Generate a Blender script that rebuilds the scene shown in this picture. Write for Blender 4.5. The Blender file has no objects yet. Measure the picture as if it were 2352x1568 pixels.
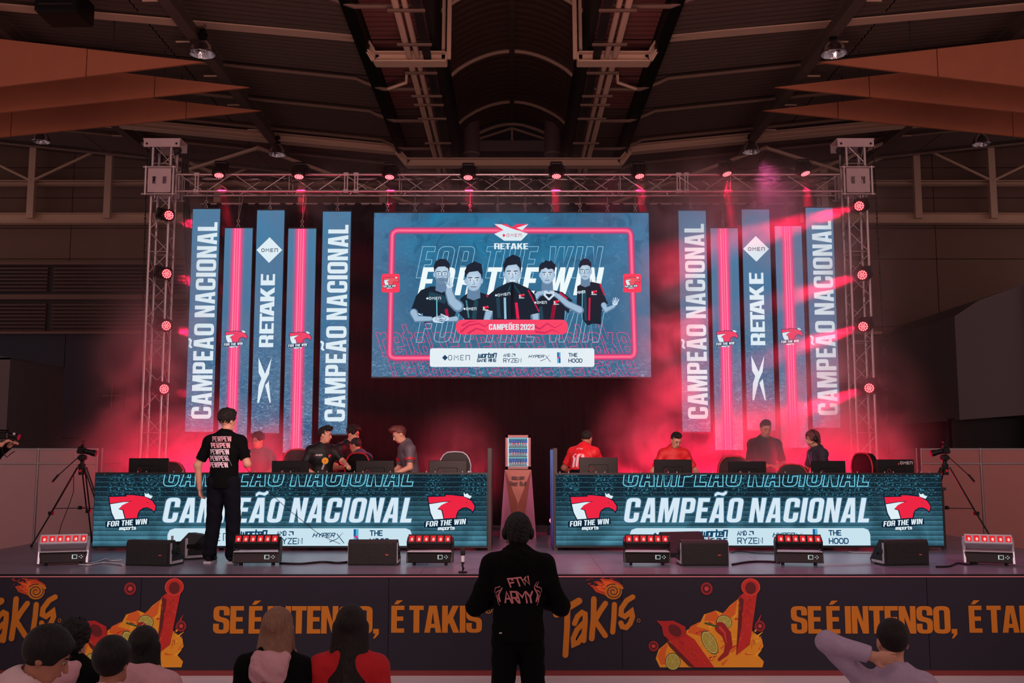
import bpy, math, random
import numpy as np
from mathutils import Vector, Matrix
from mathutils.geometry import tessellate_polygon
from mathutils.bvhtree import BVHTree
random.seed(7)
C = bpy.context.scene.collection
PI = math.pi
def S(r, g, b):
    f = lambda c: (c/255/12.92) if c/255 <= .04045 else ((c/255+.055)/1.055)**2.4
    return (f(r), f(g), f(b))
# ------------------------------------------------------------------ camera, world, light, exposure
sc = bpy.context.scene
F, PITCH, CZ = 2286.7, math.radians(6.4), 2.40
cd = bpy.data.cameras.new('camera'); cam = bpy.data.objects.new('camera', cd); C.objects.link(cam)
cd.lens = 35; cd.sensor_width = 36; cd.clip_end = 200
cam.location = (0, 0, CZ); cam.rotation_euler = (PI/2 + PITCH, 0, 0); sc.camera = cam
sc.view_settings.view_transform = 'Standard'; sc.view_settings.look = 'None'
sc.view_settings.exposure = 0; sc.view_settings.gamma = 1; sc.view_settings.use_curve_mapping = False
sc.cycles.use_denoising = True; sc.cycles.use_adaptive_sampling = True; sc.cycles.adaptive_threshold = .04; sc.cycles.adaptive_min_samples = 20
sc.cycles.max_bounces = 5; sc.cycles.diffuse_bounces = 2; sc.cycles.glossy_bounces = 2
sc.cycles.volume_bounces = 0; sc.cycles.transparent_max_bounces = 12; sc.cycles.caustics_reflective = False
sc.cycles.sample_clamp_indirect = 3; sc.cycles.volume_step_rate = 1.0; sc.cycles.volume_max_steps = 96
w = bpy.data.worlds.new('dim_hall_light'); sc.world = w; w.use_nodes = True
bg = w.node_tree.nodes['Background']; bg.inputs[0].default_value = (1.0, .68, .64, 1); bg.inputs[1].default_value = .34
def light(kind, name, loc, energy, color, target=None, size=.3, spot=None, blend=.4, size_y=None, vol=1.0):
    d = bpy.data.lights.new(name, kind); o = bpy.data.objects.new(name, d); C.objects.link(o)
    o.location = loc; d.energy = energy; d.color = color
    if kind == 'AREA':
        d.size = size
        if size_y: d.shape = 'RECTANGLE'; d.size_y = size_y
    else: d.shadow_soft_size = size
    if kind == 'SPOT': d.spot_size = math.radians(spot); d.spot_blend = blend
    if target is not None:
        o.rotation_euler = (Vector(target)-Vector(loc)).to_track_quat('-Z', 'Y').to_euler()
    return o
RED = (1, .003, .055)
# unseen fill lights added high on the camera side: dim warm wash on walls, roof and fins
light('AREA', 'hall_fill_light', (-9, 2, 9.5), 190, (1, .50, .36), (-10, 22, 10.5), 3)
light('AREA', 'hall_fill_light', (9, 2, 9.5), 190, (1, .50, .36), (10, 22, 10.5), 3)
light('AREA', 'hall_fill_light', (0, 1, 6.5), 30, (1, .6, .62), (0, 11, .6), 3)
light('AREA', 'vault_fill_light', (0, 9.3, 3.4), 330, (1, .58, .5), (0, 22, 12.5), 3)  # unseen fill added low before the stage to lift the dark vault
light('AREA', 'front_floor_fill_light', (0, 9.6, 5.2), 42, (1, .86, .9), (0, 9.7, 0), 9, size_y=.8)  # unseen fill added over the front floor to brighten it
# red uplights on the deck behind the desks (they light smoke and players from behind)
for x, y, e, z in ((-5.6, 17.5, 1000, 1.3), (-4.3, 17.4, 1000, 1.3), (-2.7, 17.4, 160, 1.3), (-.9, 17.5, 200, 1.3), (2.2, 17.4, 420, 1.3), (3.5, 17.4, 900, 1.3), (4.8, 17.4, 900, 1.3), (6.2, 17.5, 260, 1.3)):
    light('SPOT', 'red_uplight', (x, y, z), e, RED, (x*1.0, y-1.1, z+1.4), .08, 110, .8)
light('SPOT', 'red_uplight', (-4.05, 15.25, 1.28), 170, RED, (-4.05, 15.5, 2.6), .08, 95, .8)  # extra spot added to redden the smoke before the man with glasses
light('SPOT', 'red_uplight', (4.0, 15.3, 1.28), 150, RED, (4.0, 15.55, 2.6), .08, 80, .8)  # likewise added, for the smoke before the tall man
light('SPOT', 'deck_fill_light', (1.6, 16.0, 7.2), 1500, (1, .05, .16), (1.0, 13.0, 1.0), .2, 42, 1)  # fill spots added without fixtures, to tint the deck pink
light('SPOT', 'deck_fill_light', (4.2, 16.0, 7.2), 900, (1, .12, .4), (4.6, 12.4, 1.0), .2, 50, 1)
light('SPOT', 'deck_fill_light', (-1.2, 16.0, 7.2), 500, (1, .06, .2), (-.8, 12.4, 1.0), .2, 40, 1)
# soft white front light from an unseen source above the audience
light('SPOT', 'front_light', (-4, 1.5, 8.5), 1900, (1, .74, .78), (-2.5, 14.2, 1.4), .3, 38, .7)
light('SPOT', 'front_light', (5, 1.5, 8.5), 1900, (1, .72, .75), (3.2, 14.2, 1.4), .3, 38, .7)
def at(px, py, Y):
    dx = (px-1176)/F; dy = (784-py)/F; s, c = math.sin(PITCH), math.cos(PITCH)
    t = Y/(c-dy*s); return Vector((dx*t, Y, CZ+(s+dy*c)*t))
def onz(px, py, z):
    dx = (px-1176)/F; dy = (784-py)/F; s, c = math.sin(PITCH), math.cos(PITCH)
    t = (z-CZ)/(s+dy*c); return Vector((dx*t, (c-dy*s)*t, z))
ST = 1.07   # stage deck height
# ------------------------------------------------------------------ materials
MATS = {}
def mat(name, col, rough=.6, metal=0., var=.12, scale=6., bump=0., coat=0., spec=.5):
    if name in MATS: return MATS[name]
    m = bpy.data.materials.new(name); m.use_nodes = True; nt = m.node_tree; n = nt.nodes; l = nt.links
    b = n['Principled BSDF']; b.inputs['Roughness'].default_value = rough; b.inputs['Metallic'].default_value = metal
    b.inputs['Specular IOR Level'].default_value = spec
    b.inputs['Coat Weight'].default_value = coat
    tc = n.new('ShaderNodeTexCoord'); no = n.new('ShaderNodeTexNoise'); no.inputs['Scale'].default_value = scale
    no.inputs['Detail'].default_value = 4
    l.new(tc.outputs['Object'], no.inputs['Vector'])
    mx = n.new('ShaderNodeMix'); mx.data_type = 'RGBA'
    mx.inputs[6].default_value = tuple(c*(1-var) for c in col)+(1,); mx.inputs[7].default_value = tuple(min(1, c*(1+var)) for c in col)+(1,)
    l.new(no.outputs['Fac'], mx.inputs[0]); l.new(mx.outputs[2], b.inputs['Base Color'])
    if bump:
        bp = n.new('ShaderNodeBump'); bp.inputs['Strength'].default_value = bump; bp.inputs['Distance'].default_value = .02
        l.new(no.outputs['Fac'], bp.inputs['Height']); l.new(bp.outputs[0], b.inputs['Normal'])
    MATS[name] = m; return m
def emat(name, col, strength=1., sample='FRONT'):
    if name in MATS: return MATS[name]
    m = bpy.data.materials.new(name); m.use_nodes = True; nt = m.node_tree; n = nt.nodes; l = nt.links
    n.remove(n['Principled BSDF']); e = n.new('ShaderNodeEmission')
    e.inputs[0].default_value = tuple(col)+(1,); e.inputs[1].default_value = strength
    l.new(e.outputs[0], n['Material Output'].inputs[0]); m.cycles.emission_sampling = sample
    MATS[name] = m; return m
def art_mat(name, lit, strength=1., rough=.6):
    """vertex-colour print: lit screen (emission) or plain ink (diffuse)"""
    if name in MATS: return MATS[name]
    m = bpy.data.materials.new(name); m.use_nodes = True; nt = m.node_tree; n = nt.nodes; l = nt.links
    a = n.new('ShaderNodeAttribute'); a.attribute_name = 'Col'
    if lit:
        n.remove(n['Principled BSDF']); e = n.new('ShaderNodeEmission'); e.inputs[1].default_value = strength
        l.new(a.outputs[0], e.inputs[0]); l.new(e.outputs[0], n['Material Output'].inputs[0]); m.cycles.emission_sampling = 'NONE'
    else:
        b = n['Principled BSDF']; b.inputs['Roughness'].default_value = rough; l.new(a.outputs[0], b.inputs['Base Color'])
    MATS[name] = m; return m
class NB:
    """tiny node-expression builder"""
    def __init__(s, name, sample='FRONT'):
        s.m = bpy.data.materials.new(name); s.m.use_nodes = True; s.n = s.m.node_tree.nodes; s.l = s.m.node_tree.links
        s.n.remove(s.n['Principled BSDF']); s.m.cycles.emission_sampling = sample
        s.tc = s.n.new('ShaderNodeTexCoord'); s.sep = s.n.new('ShaderNodeSeparateXYZ'); s.l.new(s.tc.outputs['Object'], s.sep.inputs[0])
        s.x, s.y, s.z = s.sep.outputs
    def put(s, sock, v):
        if isinstance(v, (int, float)): sock.default_value = v
        elif isinstance(v, tuple): sock.default_value = v+(1,) if len(v) == 3 and len(sock.default_value) == 4 else v
        else: s.l.new(v, sock)
    def M(s, op, a, b=0., c=0., clamp=False):
        k = s.n.new('ShaderNodeMath'); k.operation = op; k.use_clamp = clamp
        for i, v in enumerate((a, b, c)): s.put(k.inputs[i], v)
        return k.outputs[0]
    def mr(s, v, a, b, c=0., d=1., smooth=False):
        k = s.n.new('ShaderNodeMapRange'); k.clamp = True
        if smooth: k.interpolation_type = 'SMOOTHSTEP'
        for i, q in enumerate((v, a, b, c, d)): s.put(k.inputs[i], q)
        return k.outputs[0]
    def noise(s, scale, detail=3, dist=0., sc3=(1, 1, 1), off=(0, 0, 0), rough=.5):
        mp = s.n.new('ShaderNodeMapping'); mp.inputs['Scale'].default_value = sc3; mp.inputs['Location'].default_value = off
        s.l.new(s.tc.outputs['Object'], mp.inputs[0])
        k = s.n.new('ShaderNodeTexNoise'); k.inputs['Scale'].default_value = scale; k.inputs['Detail'].default_value = detail
        k.inputs['Distortion'].default_value = dist; k.inputs['Roughness'].default_value = rough
        s.l.new(mp.outputs[0], k.inputs['Vector']); return k.outputs['Fac']
    def mix(s, f, a, b, mode='MIX'):
        k = s.n.new('ShaderNodeMix'); k.data_type = 'RGBA'; k.blend_type = mode
        s.put(k.inputs[0], f); s.put(k.inputs[6], a); s.put(k.inputs[7], b); return k.outputs[2]
    def emit(s, col, strength=1.):
        e = s.n.new('ShaderNodeEmission'); s.put(e.inputs[0], col); s.put(e.inputs[1], strength)
        s.l.new(e.outputs[0], s.n['Material Output'].inputs[0]); return s.m
# ------------------------------------------------------------------ object helpers
def thing(name, label, cat, loc=(0, 0, 0), rz=0., group=None, rot=None):
    o = bpy.data.objects.new(name, None); C.objects.link(o); o.empty_display_size = .1
    o.location = loc; o.rotation_euler = rot if rot else (0, 0, rz); o['label'] = label; o['category'] = cat
    if group: o['group'] = group
    return o
def tag(o, label, cat, group=None, kind=None):
    if label: o['label'] = label
    if cat: o['category'] = cat
    if group: o['group'] = group
    if kind: o['kind'] = kind
    return o
def copy_tree(o, parent=None, mats=None):
    c = o.copy(); C.objects.link(c); c.parent = parent
    for ch in list(o.children): copy_tree(ch, c)
    return c
class MB:
    def __init__(s): s.v = []; s.f = []; s.sm = []
    def add(s, vs, fs, smooth=False):
        k = len(s.v); s.v += [tuple(v) for v in vs]; s.f += [tuple(i+k for i in f) for f in fs]; s.sm += [smooth]*len(fs); return s
    def box(s, c, d, rot=None, bev=0.):
        c = Vector(c); hx, hy, hz = d[0]/2, d[1]/2, d[2]/2
        if bev:
            b = min(bev, hx*.9, hy*.9, hz*.9); vs = []
            for z, k in ((-hz, b), (-hz+b, 0), (hz-b, 0), (hz, b)):
                x, y = hx-k, hy-k; q = b if k == 0 else b*.6
                for a, e in ((x-q, -y), (x, -y+q), (x, y-q), (x-q, y), (-x+q, y), (-x, y-q), (-x, -y+q), (-x+q, -y)): vs.append(Vector((a, e, z)))
            fs = [tuple(range(7, -1, -1)), tuple(range(24, 32))]
            for r in range(3):
                for i in range(8): fs.append((r*8+i, r*8+(i+1) % 8, r*8+8+(i+1) % 8, r*8+8+i))
        else:
            vs = [Vector((x, y, z)) for z in (-hz, hz) for y in (-hy, hy) for x in (-hx, hx)]
            fs = [(0, 2, 3, 1), (4, 5, 7, 6), (0, 1, 5, 4), (1, 3, 7, 5), (3, 2, 6, 7), (2, 0, 4, 6)]
        if rot is not None: vs = [rot @ v for v in vs]
        return s.add([v+c for v in vs], fs)
    def bar(s, a, b, wd, ht, up=(0, 0, 1)):
        a, b = Vector(a), Vector(b); d = (b-a).normalized(); u = Vector(up)
        x = d.cross(u)
        if x.length < 1e-4: x = d.cross(Vector((0, 1, 0)))
        x.normalize(); u = x.cross(d)
        vs = [p+x*i*wd/2+u*j*ht/2 for p in (a, b) for i, j in ((-1, -1), (1, -1), (1, 1), (-1, 1))]
        return s.add(vs, [(3, 2, 1, 0), (4, 5, 6, 7), (0, 1, 5, 4), (1, 2, 6, 5), (2, 3, 7, 6), (3, 0, 4, 7)])
    def cyl(s, a, b, r, r2=None, n=10, caps=True):
        a, b = Vector(a), Vector(b); r2 = r if r2 is None else r2; d = (b-a).normalized()
        x = d.orthogonal().normalized(); y = d.cross(x)
        vs = [p+(x*math.cos(t)+y*math.sin(t))*q for p, q in ((a, r), (b, r2)) for t in (2*PI*i/n for i in range(n))]
        s.add(vs, [(i, (i+1) % n, n+(i+1) % n, n+i) for i in range(n)], True)
        if caps: s.add(vs, [tuple(range(n-1, -1, -1)), tuple(range(n, 2*n))])
        return s
    def tube(s, pts, r, n=6):
        pts = [Vector(p) for p in pts]; rings = []; x = None
        for i, p in enumerate(pts):
            d = (pts[min(i+1, len(pts)-1)]-pts[max(i-1, 0)]).normalized()
            x = d.orthogonal().normalized() if x is None else (x-d*x.dot(d)).normalized()
            y = d.cross(x); rr = r[i] if isinstance(r, (list, tuple)) else r
            rings.append([p+(x*math.cos(2*PI*k/n)+y*math.sin(2*PI*k/n))*rr for k in range(n)])
        vs = [v for q in rings for v in q]
        fs = [(i*n+k, i*n+(k+1) % n, (i+1)*n+(k+1) % n, (i+1)*n+k) for i in range(len(pts)-1) for k in range(n)]
        s.add(vs, fs, True); m = len(vs)-n
        return s.add(vs, [tuple(range(n-1, -1, -1)), tuple(range(m, m+n))])
    def lathe(s, prof, c=(0, 0, 0), n=20, rot=None):
        c = Vector(c); vs = []
        for r, z in prof:
            for i in range(n):
                v = Vector((r*math.cos(2*PI*i/n), r*math.sin(2*PI*i/n), z))
                vs.append((rot @ v if rot is not None else v)+c)
        fs = [(j*n+i, j*n+(i+1) % n, (j+1)*n+(i+1) % n, (j+1)*n+i) for j in range(len(prof)-1) for i in range(n)]
        return s.add(vs, fs, True)
    def ell(s, c, r, n=14, m=9, rot=None):
        prof = [(max(1e-4, math.sin(PI*j/m)), -math.cos(PI*j/m)) for j in range(m+1)]; vs = []; c = Vector(c)
        for a, z in prof:
            for i in range(n):
                v = Vector((a*math.cos(2*PI*i/n)*r[0], a*math.sin(2*PI*i/n)*r[1], z*r[2]))
                vs.append((rot @ v if rot is not None else v)+c)
        return s.add(vs, [(j*n+i, j*n+(i+1) % n, (j+1)*n+(i+1) % n, (j+1)*n+i) for j in range(m) for i in range(n)], True)
    def prism(s, poly, a, b, axes='xz'):
        """poly in a plane, extruded from a to b along the third axis"""
        P = {'xz': lambda p, t: (p[0], t, p[1]), 'yz': lambda p, t: (t, p[0], p[1]), 'xy': lambda p, t: (p[0], p[1], t)}[axes]
        n = len(poly); vs = [P(p, a) for p in poly]+[P(p, b) for p in poly]
        tri = tessellate_polygon([[Vector((p[0], p[1], 0)) for p in poly]])
        fs = [t for t in tri]+[tuple(n+i for i in reversed(t)) for t in tri]+[(i, (i+1) % n, n+(i+1) % n, n+i) for i in range(n)]
        return s.add(vs, fs)
    def build(s, name, m, parent=None, loc=(0, 0, 0), rot=(0, 0, 0), kind=None):
        me = bpy.data.meshes.new(name); me.from_pydata(s.v, [], s.f); me.polygons.foreach_set('use_smooth', s.sm)
        me.materials.append(m); me.validate(); me.update()
        o = bpy.data.objects.new(name, me); C.objects.link(o); o.location = loc; o.rotation_euler = rot
        if parent: o.parent = parent
        if kind: o['kind'] = kind
        return o
def R3(rx=0, ry=0, rz=0):
    return Matrix.Rotation(rz, 3, 'Z') @ Matrix.Rotation(ry, 3, 'Y') @ Matrix.Rotation(rx, 3, 'X')
def put(o, parent): o.parent = parent; return o
# ------------------------------------------------------------------ flat artwork (vertex-coloured print), with its own letter shapes
def rl(*pts):
    """closed loop with rounded corners: (x, y[, r])"""
    out = []; n = len(pts)
    for i, p in enumerate(pts):
        r = p[2] if len(p) > 2 else 0; v = Vector(p[:2])
        if r <= 0: out.append((v.x, v.y)); continue
        a = Vector(pts[i-1][:2])-v; b = Vector(pts[(i+1) % n][:2])-v
        q = min(r, a.length*.5, b.length*.5); p0 = v+a.normalized()*q; p1 = v+b.normalized()*q
        for t in (0, .25, .5, .75, 1): w_ = p0*(1-t)**2+v*2*t*(1-t)+p1*t*t; out.append((w_.x, w_.y))
    return out
def rr(x0, y0, x1, y1, r): return rl((x0, y0, r), (x1, y0, r), (x1, y1, r), (x0, y1, r))
s_, t_ = .175, .15
def _O(w): return [rr(0, 0, w, 1, .19), rr(s_, t_, w-s_, 1-t_, .05)]
G = {}   # heavy condensed capitals: (width, [loops]) cap height 1
G['C'] = (.5, [rl((.5, .62), (.5, 1, .19), (0, 1, .19), (0, 0, .19), (.5, 0, .19), (.5, .4), (.325, .4), (.325, .15, .05), (.175, .15, .05), (.175, .85, .05), (.325, .85, .05), (.325, .62))])
G['O'] = (.5, _O(.5)); G['0'] = G['O']
G['A'] = (.52, [rl((0, 0), (.14, 1), (.38, 1), (.52, 0), (.345, 0), (.325, .18), (.195, .18), (.175, 0)), [(.213, .33), (.307, .33), (.26, .76)]])
G['M'] = (.66, [rl((0, 0), (0, 1), (.24, 1), (.33, .42), (.42, 1), (.66, 1), (.66, 0), (.5, 0), (.5, .62), (.39, 0), (.27, 0), (.16, .62), (.16, 0))])
G['P'] = (.48, [rl((0, 0), (0, 1), (.48, 1, .17), (.48, .38, .17), (.175, .38), (.175, 0)), rr(.175, .53, .31, .85, .04)])
G['E'] = (.4, [rl((0, 0), (0, 1), (.4, 1), (.4, .84), (.175, .84), (.175, .6), (.37, .6), (.37, .44), (.175, .44), (.175, .16), (.4, .16), (.4, 0))])
G['F'] = (.4, [rl((0, 0), (0, 1), (.4, 1), (.4, .84), (.175, .84), (.175, .58), (.37, .58), (.37, .42), (.175, .42), (.175, 0))])
G['N'] = (.5, [rl((0, 0), (0, 1), (.19, 1), (.335, .42), (.335, 1), (.5, 1), (.5, 0), (.32, 0), (.165, .6), (.165, 0))])
G['I'] = (.175, [rl((0, 0), (0, 1), (.175, 1), (.175, 0))])
G['L'] = (.38, [rl((0, 0), (0, 1), (.175, 1), (.175, .16), (.38, .16), (.38, 0))])
G['T'] = (.44, [rl((.13, 0), (.13, .84), (0, .84), (0, 1), (.44, 1), (.44, .84), (.31, .84), (.31, 0))])
G['H'] = (.5, [rl((0, 0), (0, 1), (.175, 1), (.175, .59), (.325, .59), (.325, 1), (.5, 1), (.5, 0), (.325, 0), (.325, .42), (.175, .42), (.175, 0))])
G['K'] = (.52, [rl((0, 0), (0, 1), (.175, 1), (.175, .62), (.32, 1), (.51, 1), (.34, .55), (.53, 0), (.34, 0), (.22, .37), (.175, .27), (.175, 0))])
G['W'] = (.72, [rl((.13, 0), (0, 1), (.17, 1), (.225, .4), (.28, 1), (.44, 1), (.495, .4), (.55, 1), (.72, 1), (.59, 0), (.42, 0), (.36, .5), (.30, 0))])
G['R'] = (.5, [rl((0, 0), (0, 1), (.5, 1, .17), (.5, .46, .1), (.42, .44), (.5, .36, .08), (.5, 0), (.325, 0), (.325, .36, .04), (.175, .38), (.175, 0)), rr(.175, .54, .325, .85, .04)])
G['D'] = (.5, [rl((0, 0), (0, 1), (.5, 1, .2), (.5, 0, .2)), rr(.175, .15, .325, .85, .05)])
G['U'] = (.5, [rl((0, 0, .19), (0, 1), (.175, 1), (.175, .15, .05), (.325, .15, .05), (.325, 1), (.5, 1), (.5, 0, .19))])
G['S'] = (.48, [rl((.48, .66), (.48, 1, .18), (0, 1, .18), (0, .47, .16), (.31, .4, .08), (.31, .14, .05), (.17, .14, .05), (.17, .36), (0, .36), (0, 0, .18), (.48, 0, .18), (.48, .53, .14), (.17, .62, .08), (.17, .86, .05), (.31, .86, .05), (.31, .66))])
G['2'] = (.46, [rl((0, 0), (0, .16, .03), (.29, .6, .06), (.29, .85, .05), (.17, .85, .05), (.17, .62), (0, .62), (0, 1, .18), (.46, 1, .18), (.46, .6, .1), (.2, .17), (.46, .17), (.46, 0))])
G['3'] = (.46, [rl((0, .62), (0, 1, .18), (.46, 1, .18), (.46, .54, .08), (.4, .51), (.46, .47, .08), (.46, 0, .18), (0, 0, .18), (0, .36), (.17, .36), (.17, .15, .04), (.29, .15, .04), (.29, .43, .05), (.15, .44), (.15, .58), (.29, .6, .05), (.29, .85, .04), (.17, .85, .04), (.17, .62))])
G['1'] = (.26, [rl((.08, 0), (.08, .72), (0, .72), (0, .84), (.12, 1), (.26, 1), (.26, 0))])
G[','] = (.17, [rl((0, .17), (.17, .17), (.17, -.02), (.05, -.18), (.0, -.18), (.07, 0), (0, 0))])
G['r'] = (.38, [rl((0, 0), (0, .72), (.16, .72), (.16, .64), (.24, .72, .05), (.38, .72), (.38, .54), (.16, .5, .06), (.16, 0))])
G['e'] = (.46, [rl((.46, .3), (.16, .3), (.16, .14, .03), (.3, .14, .03), (.3, .22), (.46, .22), (.46, 0, .15), (0, 0, .15), (0, .72, .15), (.46, .72, .15)), rl((.16, .42), (.3, .42), (.3, .58, .03), (.16, .58, .03))])
G['t'] = (.34, [rl((.08, 0, .1), (.08, .56), (0, .56), (0, .7), (.08, .7), (.08, .95), (.24, .95), (.24, .7), (.34, .7), (.34, .56), (.24, .56), (.24, .14, .03), (.34, .14), (.34, 0))])
G['a'] = (.46, [rl((.3, 0), (.3, .06), (.2, 0, .05), (0, 0, .12), (0, .42, .12), (.3, .42), (.3, .58, .03), (.16, .58, .03), (.16, .5), (0, .5), (0, .72, .15), (.46, .72, .15), (.46, 0)), rl((.16, .13), (.3, .13), (.3, .3), (.16, .3))])
G['k'] = (.46, [rl((0, 0), (0, 1), (.16, 1), (.16, .5), (.28, .72), (.45, .72), (.3, .42), (.47, 0), (.3, 0), (.2, .27), (.16, .2), (.16, 0))])
TIL = rl((.06, 1.07), (.05, 1.16), (.13, 1.25, .04), (.3, 1.2, .04), (.36, 1.22), (.4, 1.27), (.47, 1.27), (.47, 1.18), (.38, 1.08, .04), (.22, 1.13, .04), (.14, 1.12), (.11, 1.07))
ACU = rl((.08, 1.05), (.17, 1.2), (.36, 1.2), (.2, 1.05))
G['Ã'] = (G['A'][0], G['A'][1]+[[TIL]]); G['Õ'] = (G['O'][0], G['O'][1]+[[TIL]]); G['É'] = (G['E'][0], G['E'][1]+[[ACU]])
# thin stroke letters: polylines on a 0..1 box
K = {'A': [[(0, 0), (.4, 1), (.8, 0)], [(.14, .35), (.66, .35)]], 'C': [[(.7, 1), (0, 1), (0, 0), (.7, 0)]], 'D': [[(0, 0), (0, 1), (.5, 1), (.75, .75), (.75, .25), (.5, 0), (0, 0)]],
 'E': [[(.7, 1), (0, 1), (0, 0), (.7, 0)], [(0, .5), (.6, .5)]], 'F': [[(.7, 1), (0, 1), (0, 0)], [(0, .5), (.6, .5)]], 'G': [[(.75, 1), (0, 1), (0, 0), (.75, 0), (.75, .5), (.4, .5)]], 'H': [[(0, 0), (0, 1)], [(.75, 0), (.75, 1)], [(0, .5), (.75, .5)]],
 'I': [[(0, 0), (0, 1)]], 'K': [[(0, 0), (0, 1)], [(.7, 1), (.05, .5), (.7, 0)]], 'L': [[(0, 1), (0, 0), (.6, 0)]], 'M': [[(0, 0), (0, 1), (.45, .5), (.9, 1), (.9, 0)]], 'N': [[(0, 0), (0, 1), (.75, 0), (.75, 1)]],
 'O': [[(.2, 0), (.6, 0), (.8, .25), (.8, .75), (.6, 1), (.2, 1), (0, .75), (0, .25), (.2, 0)]], 'P': [[(0, 0), (0, 1), (.7, 1), (.7, .45), (0, .45)]], 'R': [[(0, 0), (0, 1), (.7, 1), (.7, .45), (0, .45)], [(.35, .45), (.75, 0)]],
 'S': [[(.7, 1), (0, 1), (0, .5), (.7, .5), (.7, 0), (0, 0)]], 'T': [[(0, 1), (.8, 1)], [(.4, 1), (.4, 0)]], 'U': [[(0, 1), (0, 0), (.7, 0), (.7, 1)]], 'W': [[(0, 1), (.2, 0), (.5, .7), (.8, 0), (1, 1)]],
 'X': [[(0, 0), (.8, 1)], [(0, 1), (.8, 0)]], 'Y': [[(0, 1), (.4, .5), (.8, 1)], [(.4, .5), (.4, 0)]], 'Z': [[(0, 1), (.7, 1), (0, 0), (.7, 0)]], 'B': [[(0, 0), (0, 1), (.6, 1), (.6, .5), (0, .5)], [(.6, .5), (.7, .25), (.6, 0), (0, 0)]],
 'm': [[(0, 0), (0, 1), (.9, 1), (.9, 0)], [(.45, 1), (.45, .35)]], 'n': [[(0, 0), (0, .9), (.7, .9), (.7, 0)]], 'w': [[(0, .7), (0, 0), (.9, 0), (.9, .7)], [(.45, 0), (.45, .6)]], 'o': [[(0, 0), (.65, 0), (.65, .7), (0, .7), (0, 0)]],
 'r': [[(0, 0), (0, .7), (.45, .7)]], 't': [[(.1, 1), (.1, 0), (.45, 0)], [(-.05, .7), (.45, .7)]], 'e': [[(.6, 0), (0, 0), (0, .7), (.6, .7), (.6, .35), (0, .35)]], 's': [[(.6, .7), (0, .7), (0, .35), (.6, .35), (.6, 0), (0, 0)]],
 'p': [[(0, -.3), (0, .7), (.6, .7), (.6, 0), (0, 0)]], 'a': [[(0, .7), (.6, .7), (.6, 0), (0, 0), (0, .38), (.6, .38)]], 'g': [[(.6, 0), (0, 0), (0, .7), (.6, .7), (.6, -.3), (0, -.3)]], 'i': [[(0, 0), (0, .7)], [(0, .92), (0, 1)]],
 'd': [[(.6, 1), (.6, 0), (0, 0), (0, .7), (.6, .7)]], 'u': [[(0, .7), (0, 0), (.6, 0), (.6, .7)]], 'l': [[(0, 1), (0, 0)]], 'N_': [[(0, 0), (0, 1), (.8, 1), (.8, 0)]], '-': [[(0, .5), (.4, .5)]]}
def kw(ch):
    return .45 if ch == ' ' else max(x for p in K[ch] for x, y in p)
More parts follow.
